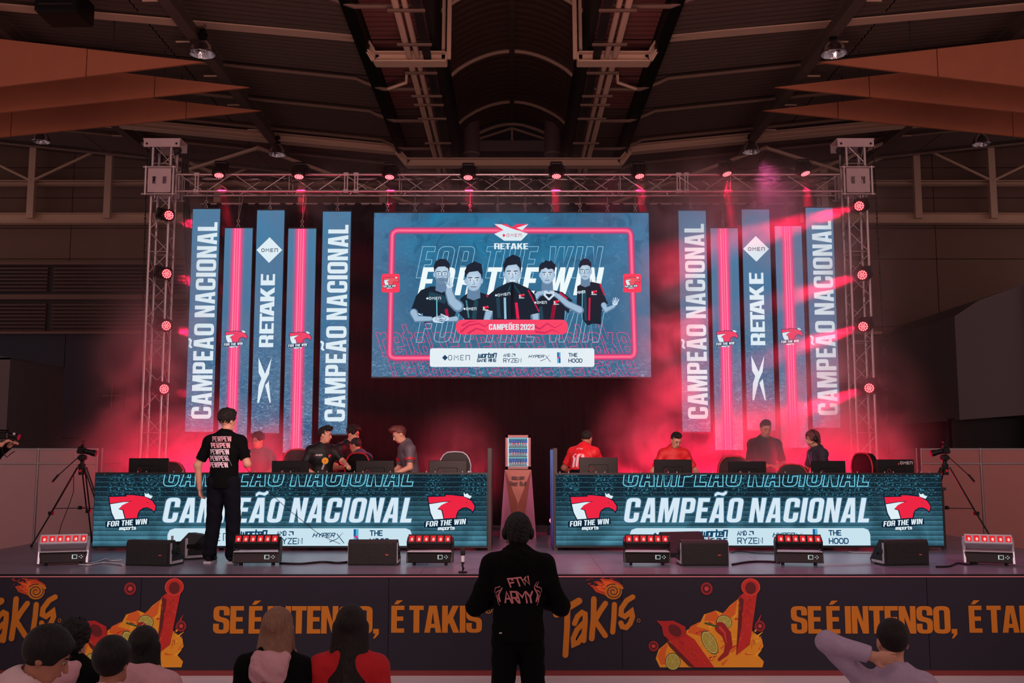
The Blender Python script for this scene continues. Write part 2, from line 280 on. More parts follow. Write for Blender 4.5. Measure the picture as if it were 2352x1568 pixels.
class Art:
    """px(x, y) -> 3D through self.map ; every shape sits a hair in front of the one before"""
    def __init__(s, mp, nrm, step=.0012, base=.004):
        s.map = mp; s.nrm = Vector(nrm); s.step = step; s.base = base; s.v = []; s.f = []; s.c = []
    def raw(s, pts, faces, cols, lay):
        k = len(s.v); off = s.nrm*(s.base+s.step*lay)
        s.v += [Vector(s.map(x, y))+off for x, y in pts]; s.f += [tuple(i+k for i in f) for f in faces]
        s.c += [tuple(c)+(1,) for c in (cols if isinstance(cols, list) else [cols]*len(pts))]
    def poly(s, loop, col, lay=0, holes=()):
        loops = [loop]+list(holes); pts = [p for l in loops for p in l]
        tri = tessellate_polygon([[Vector((p[0], p[1], 0)) for p in l] for l in loops])
        s.raw(pts, tri, col, lay)
    def fade(s, loop, c0, c1, lay=0, center=None):
        n = len(loop); cx = center or (sum(p[0] for p in loop)/n, sum(p[1] for p in loop)/n)
        s.raw([cx]+list(loop), [(0, 1+i, 1+(i+1) % n) for i in range(n)], [c0]+[c1]*n, lay)
    def grad(s, loop, ct, cb, lay=0):
        y0 = min(p[1] for p in loop); y1 = max(p[1] for p in loop)
        cols = [tuple(a+(b-a)*((p[1]-y0)/(y1-y0+1e-9)) for a, b in zip(ct, cb)) for p in loop]
        tri = tessellate_polygon([[Vector((p[0], p[1], 0)) for p in loop]]); s.raw(loop, tri, cols, lay)
    def ell(s, cx, cy, rx, ry, col, lay=0, n=20, ang=0, a0=0, a1=2*PI):
        ca, sa = math.cos(ang), math.sin(ang)
        pts = []
        for i in range(n):
            t = a0+(a1-a0)*i/(n if a1-a0 > 6.28 else n-1); x, y = rx*math.cos(t), ry*math.sin(t); pts.append((cx+x*ca-y*sa, cy+x*sa+y*ca))
        s.poly(pts, col, lay); return pts
    def stroke(s, pts, w_, col, lay=0, cap=True, closed=False, w1=None):
        V = [Vector(p) for p in pts]; n = len(V); s.cnt = getattr(s, 'cnt', 0)+1; lay = lay+(s.cnt % 40)*.02; L = []; Rr = []
        wd = [w_ if w1 is None else w_+(w1-w_)*i/(n-1) for i in range(n)]
        for i in range(n):
            a = V[i]-V[i-1] if (i or closed) else V[1]-V[0]; b = V[(i+1) % n]-V[i] if (i < n-1 or closed) else a
            a = a.normalized() if a.length > 1e-9 else b.normalized(); b = b.normalized() if b.length > 1e-9 else a
            m = Vector((-a.y, a.x))+Vector((-b.y, b.x)); m = m/max(.5, m.length_squared/2) if m.length > .2 else Vector((-a.y, a.x))
            L.append(tuple(V[i]+m*wd[i]/2)); Rr.append(tuple(V[i]-m*wd[i]/2))
        s.raw(L+Rr, [(i, (i+1) % n, n+(i+1) % n, n+i) for i in range(n if closed else n-1)], col, lay)
        if cap and not closed:
            for e, d, w2 in ((V[0], V[0]-V[1], wd[0]), (V[-1], V[-1]-V[-2], wd[-1])):
                if d.length < 1e-9: continue
                t = math.atan2(d.y, d.x); s.raw([(e.x+w2/2*math.cos(t+q), e.y+w2/2*math.sin(t+q)) for q in [-PI/2+PI*k/6 for k in range(7)]], [tuple(range(7))], col, lay)
    def tf(s, x, y, w_, h, shear, ang, up):
        def T(gx, gy, sx):
            X = gx*sx+shear*gy*h; Y = gy*h
            if up: return (x-Y, y-X)     # reads bottom to top
            ca, sa = math.cos(ang), math.sin(ang); return (x+X*ca-Y*sa, y-X*sa-Y*ca)
        return T
    def text(s, st, x, y, w_, h, col, lay=0, shear=0., ang=0., up=False, outline=None, gap=.07, space=.24):
        """heavy letters; (x, y) = left end of the baseline, w_ = full width"""
        tot = sum((space if c == ' ' else G[c][0]+gap) for c in st)-gap; sx = w_/tot; T = s.tf(x, y, w_, h, shear, ang, up); cx = 0
        for c in st:
            if c == ' ': cx += space; continue
            gw, loops = G[c]; main = [l for l in loops if not isinstance(l[0], list)]; extra = [l[0] for l in loops if isinstance(l[0], list)]
            P = lambda l: [T(cx+p[0], p[1], sx) for p in l]
            if outline:
                for l in main+extra: s.ring(P(l), outline, col, lay)
            else:
                s.poly(P(main[0]), col, lay, [P(l) for l in main[1:]])
                for l in extra: s.poly(P(l), col, lay)
            cx += gw+gap
    def ring(s, pts, t, col, lay):
        n = len(pts); V = [Vector(p) for p in pts]; area = sum(V[i].x*V[(i+1) % n].y-V[(i+1) % n].x*V[i].y for i in range(n))
        sg = 1 if area > 0 else -1; inn = []; out = []
        for i in range(n):
            a = (V[i]-V[i-1]); b = (V[(i+1) % n]-V[i])
            a = a.normalized() if a.length > 1e-6 else b.normalized(); b = b.normalized() if b.length > 1e-6 else a
            na = Vector((-a.y, a.x)); nb = Vector((-b.y, b.x)); m = na+nb
            m = m/max(.35, m.length_squared/2) if m.length > .1 else na
            inn.append(tuple(V[i]+m*sg*t/2)); out.append(tuple(V[i]-m*sg*t/2))
        s.raw(inn+out, [(i, (i+1) % n, n+(i+1) % n, n+i) for i in range(n)], col, lay)
    def thin(s, st, x, y, w_, h, t, col, lay=0, shear=0., ang=0., up=False, gap=.28, cap=False):
        toks = []; i = 0
        while i < len(st):
            if st[i:i+2] == 'N_': toks.append('N_'); i += 2
            else: toks.append(st[i]); i += 1
        tot = sum(kw(c)+gap for c in toks)-gap; sx = w_/tot; T = s.tf(x, y, w_, h, shear, ang, up); cx = 0
        for c in toks:
            if c != ' ':
                for pl in K[c]: s.stroke([T(cx+a, b, sx) for a, b in pl], t, col, lay, cap=True)
            cx += kw(c)+gap
    def build(s, name, m, parent=None, project=None, lift=.004):
        v = s.v
        if project:
            bvh, d = project; nv = []; d = Vector(d)
            for p in v:
                h = bvh.ray_cast(p, d, 2.)
                nv.append((h[0]-d*lift) if h[0] is not None else None)
            good = [q for q in nv if q is not None]
            for i, q in enumerate(nv):
                if q is None: nv[i] = min(good, key=lambda g: (g-v[i]).length) if good else v[i]
            v = nv
        me = bpy.data.meshes.new(name); me.from_pydata([tuple(p) for p in v], [], s.f); me.materials.append(m)
        a = me.color_attributes.new('Col', 'FLOAT_COLOR', 'POINT'); a.data.foreach_set('color', [q for c in s.c for q in c])
        me.update(); o = bpy.data.objects.new(name, me); C.objects.link(o)
        if parent: o.parent = parent
        return o
WHT = S(222, 238, 246)
EAG_R = [(1092, 790), (1270, 785), (1266, 770), (1335, 772), (1450, 786), (1530, 830), (1562, 880), (1560, 912), (1545, 938), (1525, 915), (1480, 895), (1440, 899), (1400, 925), (1382, 960), (1375, 1003), (1257, 1010), (1235, 920), (1195, 912), (1215, 882), (1260, 850), (1330, 831), (1240, 836), (1100, 856)]
EAG_W = [(1102, 864), (1240, 842), (1296, 840), (1225, 873), (1186, 915), (1226, 926), (1248, 1012), (1150, 1019), (1118, 950)]
EAG_C = [(1450, 745), (1468, 762), (1490, 752), (1505, 772), (1534, 780), (1515, 808), (1455, 785)]
def eagle(a, x, y, sc_, lay=2, red=S(240, 25, 62), wht=WHT, navy=S(10, 32, 52), words=True, box=False):
    """bird-head emblem; (x, y) = top left, sc_ = px per design unit"""
    T = lambda l: [(x+(p[0]-1085)*sc_, y+(p[1]-745)*sc_) for p in l]
    cx = lambda l: (sum(p[0] for p in l)/len(l), sum(p[1] for p in l)/len(l))
    for l in (EAG_R, EAG_W):
        a.ring(T(l), 22*sc_, navy, lay)
    a.poly(T(EAG_R), red, lay+1); a.poly(T(EAG_W), wht, lay+1); a.poly(T(EAG_C), wht, lay+1)
    a.poly(T([(1470, 843), (1492, 846), (1478, 852)]), navy, lay+2)
    if words:
        p = T([(1052, 1102), (1052, 1045), (1090, 1030), (1490, 1000), (1495, 1065), (1375, 1085), (1362, 1122), (1190, 1134), (1186, 1104)]); a.poly(p, navy, lay)
        q = T([(1068, 1094)])[0]; a.text('FOR THE WIN', q[0], q[1], 405*sc_, 55*sc_, wht, lay+1, .2, ang=.07)
        q = T([(1195, 1124)])[0]; a.thin('esports', q[0], q[1], 165*sc_, 30*sc_, 8*sc_, wht, lay+1, .15, ang=.04)
def sponsors(a, x0, x1, yc, h, lay=3, navy=S(18, 66, 100)):
    """the row of partner marks on the white bar; positions as fractions"""
    W = x1-x0; X = lambda f: x0+W*f; r = h*.27
    a.poly([(X(.0), yc), (X(.0)+r, yc-r), (X(.0)+2*r, yc), (X(.0)+r, yc+r)], navy, lay)
    a.thin('OMEN_', X(.045), yc+h*.22, W*.15, h*.44, h*.055, navy, lay, gap=.55)
    a.thin('worten', X(.257), yc-h*.02, W*.125, h*.42, h*.1, navy, lay, .15); a.thin('GAME RING', X(.25), yc+h*.37, W*.13, h*.26, h*.07, navy, lay, .15)
    a.thin('AMD', X(.437), yc-h*.1, W*.045, h*.27, h*.055, navy, lay); a.poly([(X(.495), yc-h*.37), (X(.52), yc-h*.37), (X(.52), yc-h*.1), (X(.513), yc-h*.18), (X(.513), yc-h*.3), (X(.5), yc-h*.3)], navy, lay)
    a.poly([(X(.495), yc-h*.1), (X(.495), yc-h*.2), (X(.507), yc-h*.1)], navy, lay)
    a.thin('RYZEN', X(.437), yc+h*.43, W*.125, h*.35, h*.06, navy, lay)
    a.thin('HYPER', X(.615), yc-h*.0, W*.105, h*.24, h*.055, navy, lay, .4)
    a.stroke([(X(.7), yc+h*.3), (X(.735), yc+h*.12), (X(.765), yc-h*.27)], h*.06, navy, lay, w1=h*.02); a.stroke([(X(.735), yc-h*.2), (X(.75), yc+h*.05), (X(.77), yc+h*.38)], h*.05, navy, lay)
    cw = W*.012
    a.poly([(X(.83)-cw, yc-h*.5), (X(.83)+cw, yc-h*.5), (X(.83)+cw, yc+h*.5), (X(.83)-cw, yc+h*.5)], S(90, 170, 210), lay)
    a.poly([(X(.83)-cw, yc-h*.5), (X(.83)-cw*.1, yc-h*.5), (X(.83)-cw*.1, yc-h*.05), (X(.83)-cw, yc-h*.05)], S(20, 90, 150), lay+1)
    a.poly([(X(.83)+cw*.1, yc+h*.05), (X(.83)+cw, yc+h*.05), (X(.83)+cw, yc+h*.5), (X(.83)+cw*.1, yc+h*.5)], S(20, 90, 150), lay+1)
    a.poly([(X(.83)-cw*.7, yc-h*.06), (X(.83)+cw*.7, yc-h*.1), (X(.83)+cw*.6, yc+h*.08), (X(.83)-cw*.6, yc+h*.06)], S(215, 50, 120), lay+2)
    a.thin('THE', X(.9), yc-h*.1, W*.06, h*.3, h*.07, navy, lay); a.thin('HOOD', X(.9), yc+h*.43, W*.095, h*.32, h*.07, navy, lay)
# ------------------------------------------------------------------ hall shell
m_wall = mat('beige_sheet', S(120, 92, 82), .75, var=.06, scale=1.5)
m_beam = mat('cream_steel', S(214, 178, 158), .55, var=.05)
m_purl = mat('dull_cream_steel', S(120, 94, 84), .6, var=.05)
m_roof = mat('grey_roof_sheet', S(88, 70, 64), .8, var=.08, scale=2)
m_roof2 = mat('red_spill_roof_panel', S(120, 70, 68), .7, var=.08, scale=2)  # red spill of the stage lights is put into the panel colour
m_dark = mat('dark_steel', S(38, 30, 32), .6)
m_black = mat('black_paint', S(8, 8, 10), .5, spec=.3)
m_char = mat('charcoal_wall', S(48, 52, 68), .8, var=.1, scale=1)
m_grey = mat('grey_block_wall', S(112, 102, 106), .85, var=.06, scale=1)
m_wood = mat('orange_ply', S(188, 112, 84), .55, var=.1, scale=2.5)
m_floor = mat('pale_stone_floor', S(205, 190, 196), .35, var=.2, scale=3)
def floor_mat():
    m = m_floor; n = m.node_tree.nodes; l = m.node_tree.links
    no = n['Noise Texture']; mp = n.new('ShaderNodeMapping'); mp.inputs['Scale'].default_value = (.35, 2.2, 1); l.new(n['Texture Coordinate'].outputs['Object'], mp.inputs[0]); l.new(mp.outputs[0], no.inputs['Vector']); no.inputs['Detail'].default_value = 8; no.inputs['Distortion'].default_value = 1.2
floor_mat()
fl = MB(); fl.box((0, 15, -.05), (44, 46, .1)); fo = fl.build('floor', m_floor, kind='structure')
for i in range(9):
    for j in range(3):
        b = MB(); b.box((-5.4+i*1.35, 7.0+j*1.35, .004), (1.342, 1.342, .012), bev=.002); b.build('tile', m_floor, fo)
YB = 33.0
def sx(X): return 11.3+max(0, abs(X)-3.3)*.105
# back wall: base with sheeting panels, girts, posts and braces
b = MB(); b.box((0, YB+.15, 6.6), (40, .1, 13.2)); wb = b.build('wall_back', m_dark, kind='structure')
xs = [-20, -14.9, -9.7, -4.5, 0.1, 4.7, 9.4, 14.3, 20]
def panel(x0, x1, z0, z1, m, par, y=YB, t=.08, g=.012):
    p = MB(); p.box(((x0+x1)/2, y+.05, (z0+z1)/2), (x1-x0-2*g, t, z1-z0-2*g)); p.build('wall_panel', m, par)
for i in range(8):
    for z0, z1 in ((8.9, 9.95), (9.95, 11.0), (11.0, 12.05), (12.05, 13.0)): panel(xs[i], xs[i+1], z0, z1, m_wall, wb)
    if xs[i] < -4.6 or xs[i] > 4:
        for z0, z1 in (((6.6, 8.9), (4.7, 6.6)) if xs[i] > 4 else ((8.7, 8.9),)): panel(xs[i], xs[i+1], z0, z1, m_wall, wb)
    for z0, z1 in ((0, 2.9), (2.9, 4.7 if xs[i] > 4 else 6.6)) if xs[i] > 0 else ((0, 2.9), (2.9, 6.4)): panel(xs[i], xs[i+1], z0, z1, m_char, wb)
# louvred band on the left
b = MB(); b.box((-12.5, YB-.02, 7.55), (16, .03, 2.3)); b.build('louvre_backing', m_dark, wb)
m_slat = mat('brown_slat', S(96, 74, 72), .6)
for xa, xb in ((-20, -15.55), (-15.35, -9.9), (-9.8, -5)):
    for r in range(18):
        z = 6.48+r*.123
        if 7.45 < z < 7.72: continue
        b = MB(); b.box(((xa+xb)/2, YB-.08, z), (xb-xa, .1, .06), R3(.5)); b.build('slat', m_slat, wb)
for z, h in ((7.58, .16), (8.72, .1), (6.38, .08)):
    b = MB(); b.box((-12.5, YB-.12, z), (15.2, .14, h)); b.build('rail', m_wall, wb)
# girts and portal posts
for z, h, y in ((10.18, .3, YB-.3), (11.38, .1, YB-.35)):
    b = MB(); b.box((0, y, z), (38, .2, h)); b.box((0, y-.1, z+h/2+.01), (38, .3, .02)); b.box((0, y-.1, z-h/2-.01), (38, .3, .02)); b.build('trim_1', m_beam, kind='structure')
posts = [-18.6, -16.0, -13.45, -9.8, -7.0, -4.3, 4.3, 7.4, 10.4, 13.5, 16.0, 18.6]
wt = thing('wall_truss', 'cream braced steel truss along the top of the back wall', 'truss', (0, YB-.6, 10.2))
for i, x in enumerate(posts):
    b = MB(); b.box((x, 0, 1.25), (.22, .16, 2.6)); b.build('post', m_beam, wt)
    if i < len(posts)-1 and posts[i+1]-x < 5:
        a, c = (x, posts[i+1]) if (i % 2 if x < 0 else not i % 2) else (posts[i+1], x)
        b = MB(); b.bar((a, -.05, 1.2), (c, -.05, 2.45), .07, .07); b.build('brace', m_beam, wt)
# grey blocks left and right, black voids
b = MB(); b.box((-14.6, 26, 2.6), (4.4, 3, 4.3)); b.prism([(-12.4, 4.75), (-14.4, 5.0), (-16.8, 4.95), (-16.8, 4.7), (-12.4, 4.7)], 24.5, 27.5); b.build('wall_left', m_grey, kind='structure')
b = MB(); b.prism([(12.2, 3.3), (12.2, 6.15), (12.9, 6.6), (14.2, 7.05), (14.2, 3.45)], 27.2, 32.8); b.prism([(14.2, 0), (14.2, 7.05), (18, 7.05), (18, 0)], 27, 32.8); b.build('wall_right', m_grey, kind='structure')
b = MB(); b.box((13.2, 27.6, 1.7), (2.2, .2, 3.3)); b.build('trim_2', m_black, kind='structure')
b = MB(); b.box((9.6, YB-.25, 6.35), (5.3, .3, .1)); b.build('trim_3', m_beam, kind='structure')
b = MB(); b.box((-12.6, 31.4, 4.2), (.75, .05, .95)); ds = b.build('notice_board', m_char); tag(ds, 'small dark framed board on the dark back wall, left of the stage', 'board')
b = MB(); b.box((-12.6, 31.36, 4.2), (.62, .02, .04)); b.box((-12.6, 31.36, 4.2), (.04, .02, .8)); b.build('mullion', m_grey, ds)
b = MB(); b.box((-12.6, 32.2, 4.2), (.1, 1.6, .1)); b.build('bracket', m_char, ds)
# ------------------------------------------------------------------ roof
b = MB(); ys = [8, 34]
for sgn in (-1, 1):
    X = [1.75*sgn, 3.3*sgn, 20*sgn]
    v = [(x, y, sx(x)+.12) for y in ys for x in X]
    b.add(v, [(0, 1, 4, 3), (1, 2, 5, 4)])
ceil = b.build('ceiling', m_dark, kind='structure')
py = [13.8, 16.1, 18.4, 20.7, 22.8, 25.07, 27.45, 29.8, 32.1, 34]
for sgn in (-1, 1):
    for i in range(len(py)-1):
        y0, y1 = py[i]+.02, py[i+1]-.02
        for x0, x1, m in ((1.78, 3.05, m_roof2 if y0 < 23 else m_roof), (3.35, 8, m_roof), (8.03, 13.5, m_roof), (13.53, 20, m_roof)):
            p = MB(); n = 10; vs = []; fs = []
            for k in range(n*2+1):
                yy = y0+(y1-y0)*k/(n*2); dz = .03 if (k//1) % 2 else 0
                for xx in (x0, x1): vs.append((sgn*xx, yy, sx(xx)+dz)); 
                if k: q = len(vs)-4; fs.append((q, q+1, q+3, q+2))
            p.add(vs, fs); p.build('roof_panel', m, ceil)
for sgn in (-1, 1):   # black strip put in for the shaded gap between slope and soffit
    b = MB(); b.box((sgn*3.2, 21, 11.16), (.24, 26, .3)); b.build('gap_shade_strip', m_black, kind='structure')
    b = MB(); b.box((sgn*1.72, 21.5, 12.1), (.1, 25, 1.7)); b.build('trim_5', m_dark, kind='structure')
side = {-1: 'left', 1: 'right'}
for sgn in (-1, 1):
    for k, y in enumerate(py[2:-1]):
        if y in (20.7,): continue
        pts = [(20*sgn, y, sx(20)-.1), (3.7*sgn, y, sx(3.7)-.1), (3.5*sgn, y, sx(3.5)-.18), (3.05*sgn, y, 10.98), (1.95*sgn, y, 10.98)]
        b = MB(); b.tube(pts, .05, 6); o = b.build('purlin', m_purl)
        tag(o, 'thin cream purlin pipe under the %s roof slope, %s counted from the camera' % (side[sgn], ('first', '', 'second', 'third', 'fourth', 'fifth', 'last')[k]), 'purlin', 'purlins under the %s roof slope' % side[sgn])
def seg_beam(o, pts, y, h=.2, d=.34, m=m_beam):
    for a, c in zip(pts, pts[1:]):
        p = MB(); p.bar((a[0], 0, a[1]-10.7), (c[0], 0, c[1]-10.7), .06, h)
        for e in (-h/2, h/2):
            p.bar((a[0], 0, a[1]-10.7+e), (c[0], 0, c[1]-10.7+e), d, .03)
        p.build('beam', m, o)
for nm, y in (('near', 20.7), ('far', 28.0)):
    o = thing('roof_frame', {'near': 'cream steel roof frame nearest the camera, broken by the vault opening', 'far': 'cream steel roof frame above the stage truss with one long level middle beam'}[nm], 'frame', (0, y, 10.7))
    if nm == 'far':
        seg_beam(o, [(-20, 12.75), (-3.35, 11.12), (-3.02, 10.72), (3.12, 10.72), (3.42, 11.12), (20, 12.75)], y)
    else:
        for s2 in (-1, 1):
            seg_beam(o, [(s2*20, 12.95), (s2*3.28, 11.42), (s2*2.95, 10.86), (s2*1.42, 10.86), (s2*1.40, 13.2)], y, .2)
for s2 in (-1, 1):     # long beams parallel to the hall axis
    for X in (6.9, 11.5):
        b = MB(); b.box((s2*X, 20, sx(X)-.2), (.09, 23.6, .3)); b.box((s2*X, 20, sx(X)-.36), (.24, 23.6, .03)); o = b.build('girder', m_roof)
        tag(o, 'grey girder running away from the camera under the %s roof slope, %s of the two' % (side[s2], 'inner' if X < 8 else 'outer'), 'girder')
        for y in range(15, 31, 2):
            g = MB(); g.bar((s2*X, y, sx(X)-.3), (s2*(X+.5), y+.05, sx(X)-.28), .03, .03); g.build('cleat', m_beam, o)
    for kb, (yy, (x0, x1)) in enumerate(((30.3, (7.6, 3.2)), (30.4, (7.6, 11.5)), (31.2, (11.4, 8)))):
        b = MB(); b.bar((s2*x0, yy-1.5, sx(x0)-.3), (s2*x1, yy+1.2, sx(x1)-.9), .08, .08); o = b.build('roof_brace', m_beam)
        tag(o, 'slender diagonal roof brace near the back wall, %s half, %s' % (side[s2], ('running towards the middle', 'running outward', 'outermost and lowest')[kb]), 'brace', 'diagonal braces near the back wall, %s' % side[s2])
    # service run beside the vault: ducts, tray and hangers
    o = thing('service_run', 'pair of slim ducts running beside the %s edge of the vault' % side[s2], 'duct', (s2*2.1, 20, 10.9))
    for dx, r in ((-.06, .06), (.12, .07)):
        b = MB(); b.cyl((dx*s2, -8, 0), (dx*s2, 11.5, 0), r, n=8); b.build('pipe', m_beam, o)
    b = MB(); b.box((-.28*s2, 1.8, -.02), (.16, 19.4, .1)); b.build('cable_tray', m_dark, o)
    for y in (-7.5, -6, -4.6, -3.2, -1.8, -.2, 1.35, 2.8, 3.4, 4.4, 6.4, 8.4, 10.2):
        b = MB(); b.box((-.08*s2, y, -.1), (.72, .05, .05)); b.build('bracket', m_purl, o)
    b = MB(); b.tube([(s2*2.45, 22.3, 11.2), (s2*2.45, 22.3, 10.95), (s2*2.95, 22.8, 10.98)], .04); o2 = b.build('pipe_bend', m_beam)
    tag(o2, 'short bent pipe hanging beside the %s service ducts' % side[s2], 'pipe')
# barrel vault with corrugations
b = MB(); vs = []; ny, na = 260, 18; a_, rise = 1.68, .7
for j in range(ny+1):
    y = 10+j*(33-10)/ny; e = .025 if j % 4 in (1, 2) else 0
    for i in range(na+1):
        t = -1+2*i/na; vs.append((t*a_, y, 12.8+rise*math.cos(t*PI/2)**.8+e if abs(t) < 1 else 12.8))
b.add(vs, [(j*(na+1)+i, j*(na+1)+i+1, (j+1)*(na+1)+i+1, (j+1)*(na+1)+i) for j in range(ny) for i in range(na)])
va = b.build('ceiling_vault', mat('vault_sheet', S(92, 66, 58), .6), kind='structure')
for y in (14.5, 18.5, 22.5, 26.5, 30.5):
    b = MB(); b.tube([(t/9*a_, y, 12.76+rise*max(0, math.cos(t/9*PI/2))**.8) for t in range(-9, 10)], .06, 6); b.build('rib', m_beam, va)
b = MB(); b.box((0, 21, 13.40), (.14, 22, .1)); b.build('ridge', m_roof, va)
# end of the vault: two round pillars, gable, cross beam
for s2 in (-1, 1):
    b = MB(); b.cyl((s2*1.33, 31.7, 0), (s2*1.33, 31.7, 13.3), .27, n=20); o = b.build('pillar', mat('mauve_pillar', S(140, 112, 118), .6)); tag(o, 'round pale pillar under the %s side of the vault end' % side[s2], 'pillar')
    b = MB(); b.cyl((s2*1.33, 31.7, 12.1), (s2*1.33, 31.7, 12.14), .285, n=20); b.build('collar', m_beam, o)
g = thing('vault_gable', 'pale gable frame closing the far end of the vault between the two pillars', 'gable', (0, 32.2, 12))
b = MB(); b.box((0, .3, .3), (2.9, .06, 2.4)); b.build('back_panel', m_char, g)
b = MB(); b.tube([(t/8*1.2, 0, .95+.36*math.cos(t/8*PI/2)) for t in range(-8, 9)], .06, 6); b.build('arch', m_beam, g)
for s2 in (-1, 1):
    b = MB(); b.bar((s2*1.15, 0, .78), (0, 0, 1.16), .06, .07); b.build('rafter', m_beam, g)
b = MB(); b.box((0, 0, .55), (2.3, .1, .36)); b.build('cross_beam', mat('lilac_beam', S(150, 130, 140), .6), g)
b = MB(); b.box((0, 0, .9), (.07, .07, .5)); b.build('king_post', m_beam, g)
for z in (-.1, -.55, -1.0, -1.45):
    b = MB(); b.box((0, .1, z), (2.3, .08, .4)); b.build('panel', mat('pale_mauve_panel', S(96, 78, 84), .7), g)
# acoustic fins
for s2 in (-1, 1):
    for k, (Y, tx) in enumerate(((21.0, 6.75), (22.5, 6.15), (24.1, 6.28))):
        o = thing('acoustic_fin', '%s orange plywood fin hanging under the %s roof slope' % (('front', 'middle', 'rearmost')[k], side[s2]), 'panel', (s2*tx, Y, 10.9))
        top = lambda x: (x-0)*.118; bot = lambda x: -(x)*(.125 if k < 1 else .105)
        for i, (x0, x1) in enumerate(((0, 2.55-.35*k), (2.57-.35*k, 6.2), (6.22, 11))):
            b = MB(); b.prism([(s2*x0, bot(x0)), (s2*x1, bot(x1)), (s2*x1, top(x1)), (s2*x0, top(x0)+.001)], -.03, .03); b.build('board', m_wood, o)
        for x in (2.0, 6.5):
            b = MB(); b.cyl((s2*x, 0, top(x)-.02), (s2*x, 0, sx(tx+x)-10.9), .012, n=5); b.build('hanger', m_dark, o)
# ventilation unit in the top left
b = MB(); b.box((-9.2, 19.6, 11.5), (.9, .8, .5), bev=.04); o = b.build('vent_unit', m_black); tag(o, 'dark boxy unit under the roof in the upper left corner', 'ventilation unit')
for z in (-.1, 0, .1): q = MB(); q.box((-9.2, 19.19, 11.5+z), (.7, .02, .03)); q.build('grille_slat', m_dark, o)
# high-bay lamps
m_glass = mat('mirror_reflector', S(200, 200, 210), .12, 1., var=.25, scale=14, bump=.6)
def lamp(px, py, Y, dia, lab):
    p = at(px, py, Y); o = thing('pendant_lamp', lab, 'lamp', tuple(p))
    r = dia/2; b = MB(); b.lathe([(r*1.02, -.13), (r*1.04, -.11), (r, -.1), (r*.9, -.0), (r*.66, .1), (r*.4, .17), (.08, .2)], n=28); b.lathe([(r*.99, -.12), (r*.86, 0), (r*.6, .09), (.05, .17)], n=28); b.build('reflector', m_glass, o)
    b = MB(); b.cyl((0, 0, .18), (0, 0, .42), .09, .07, n=14); b.cyl((0, 0, .3), (0, 0, .33), .1, n=14); b.build('ballast', m_black, o)
    b = MB(); b.ell((0, 0, .0), (.05, .05, .09), 10, 6); b.build('bulb', mat('unlit_bulb', S(190, 190, 200), .1), o)
    zt = sx(p.x)-.1-p.z; b = MB(); b.cyl((0, 0, .42), (0, 0, zt), .008, n=5); b.build('cord', m_black, o)
    b = MB(); b.tube([(0, .0, .42), (.06, 0, .5), (.0, 0, .58)], .008, 5); b.build('hook', m_black, o)
lamp(465, 112, 20.6, .56, 'mirrored pendant lamp hanging before the left orange fins')
lamp(1915, 112, 20.6, .56, 'mirrored pendant lamp hanging before the right orange fins')
lamp(637, 346, 27.9, .5, 'small mirrored pendant lamp above the left half of the stage truss')
lamp(1725, 340, 27.9, .5, 'small mirrored pendant lamp above the right half of the stage truss')
lamp(95, 316, 27.9, .5, 'small mirrored pendant lamp in front of the wall truss, leftmost lamp')
lamp(2253, 322, 27.9, .5, 'small mirrored pendant lamp in front of the wall truss, rightmost lamp')
# exhibition partition walls beside the stage
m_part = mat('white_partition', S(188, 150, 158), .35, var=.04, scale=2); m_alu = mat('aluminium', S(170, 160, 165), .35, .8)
def partition(name, pts, label, m=m_part, h=2.5):
    o = thing(name, label, 'partition wall', (pts[0][0], pts[0][1], 0))
    ox, oy = pts[0]
    for (x0, y0), (x1, y1) in zip(pts, pts[1:]):
        L = Vector((x1-x0, y1-y0, 0)); ang = math.atan2(L.y, L.x); c = Vector(((x0+x1)/2-ox, (y0+y1)/2-oy, 0)); r = R3(0, 0, ang)
        b = MB(); b.box(c+Vector((0, 0, 1.1)), (L.length-.05, .01, 2.16), r); b.build('panel', m, o)
        b = MB(); b.box(c+Vector((0, 0, 2.34)), (L.length-.05, .012, .26), r); b.build('fascia', m, o)
        b = MB(); b.box(c+Vector((0, 0, h-.02)), (L.length, .04, .03), r); b.box(c+Vector((0, 0, 2.2)), (L.length, .03, .025), r); b.box(c+Vector((0, 0, .04)), (L.length, .03, .05), r); b.build('rail', m_alu, o)
    for (x, y) in pts:
        b = MB(); b.cyl((x-ox, y-oy, 0), (x-ox, y-oy, h), .022, n=8); b.build('post', m_alu, o)
px_ = lambda px, Y, py=1100: at(px, py, Y).x
YP = 19.5; XL = px_(222, YP)
partition('partition_wall', [(XL, YP), (px_(85, YP), YP), (px_(-60, YP), YP), (px_(-200, YP), YP)], 'white panelled partition wall behind the tripod on the left')
partition('partition_wall', [(XL+.05, YP+.1), (px_(270, 21.8), 22)], 'narrow white partition wall turning away beside the leftmost LED desk end')
XR = px_(2118, YP)
partition('partition_wall', [(XR, YP), (px_(2255, YP), YP), (px_(2400, YP), YP), (px_(2540, YP), YP)], 'white panelled partition wall behind the tripod on the right', mat('rosy_lit_partition', S(190, 130, 128), .45, var=.04))  # white wall with the rosy stage light put into its colour
partition('partition_wall', [(XR-.05, YP+.1), (px_(2068, 21.8), 22)], 'narrow white partition wall turning away behind the logo monitor on the right')
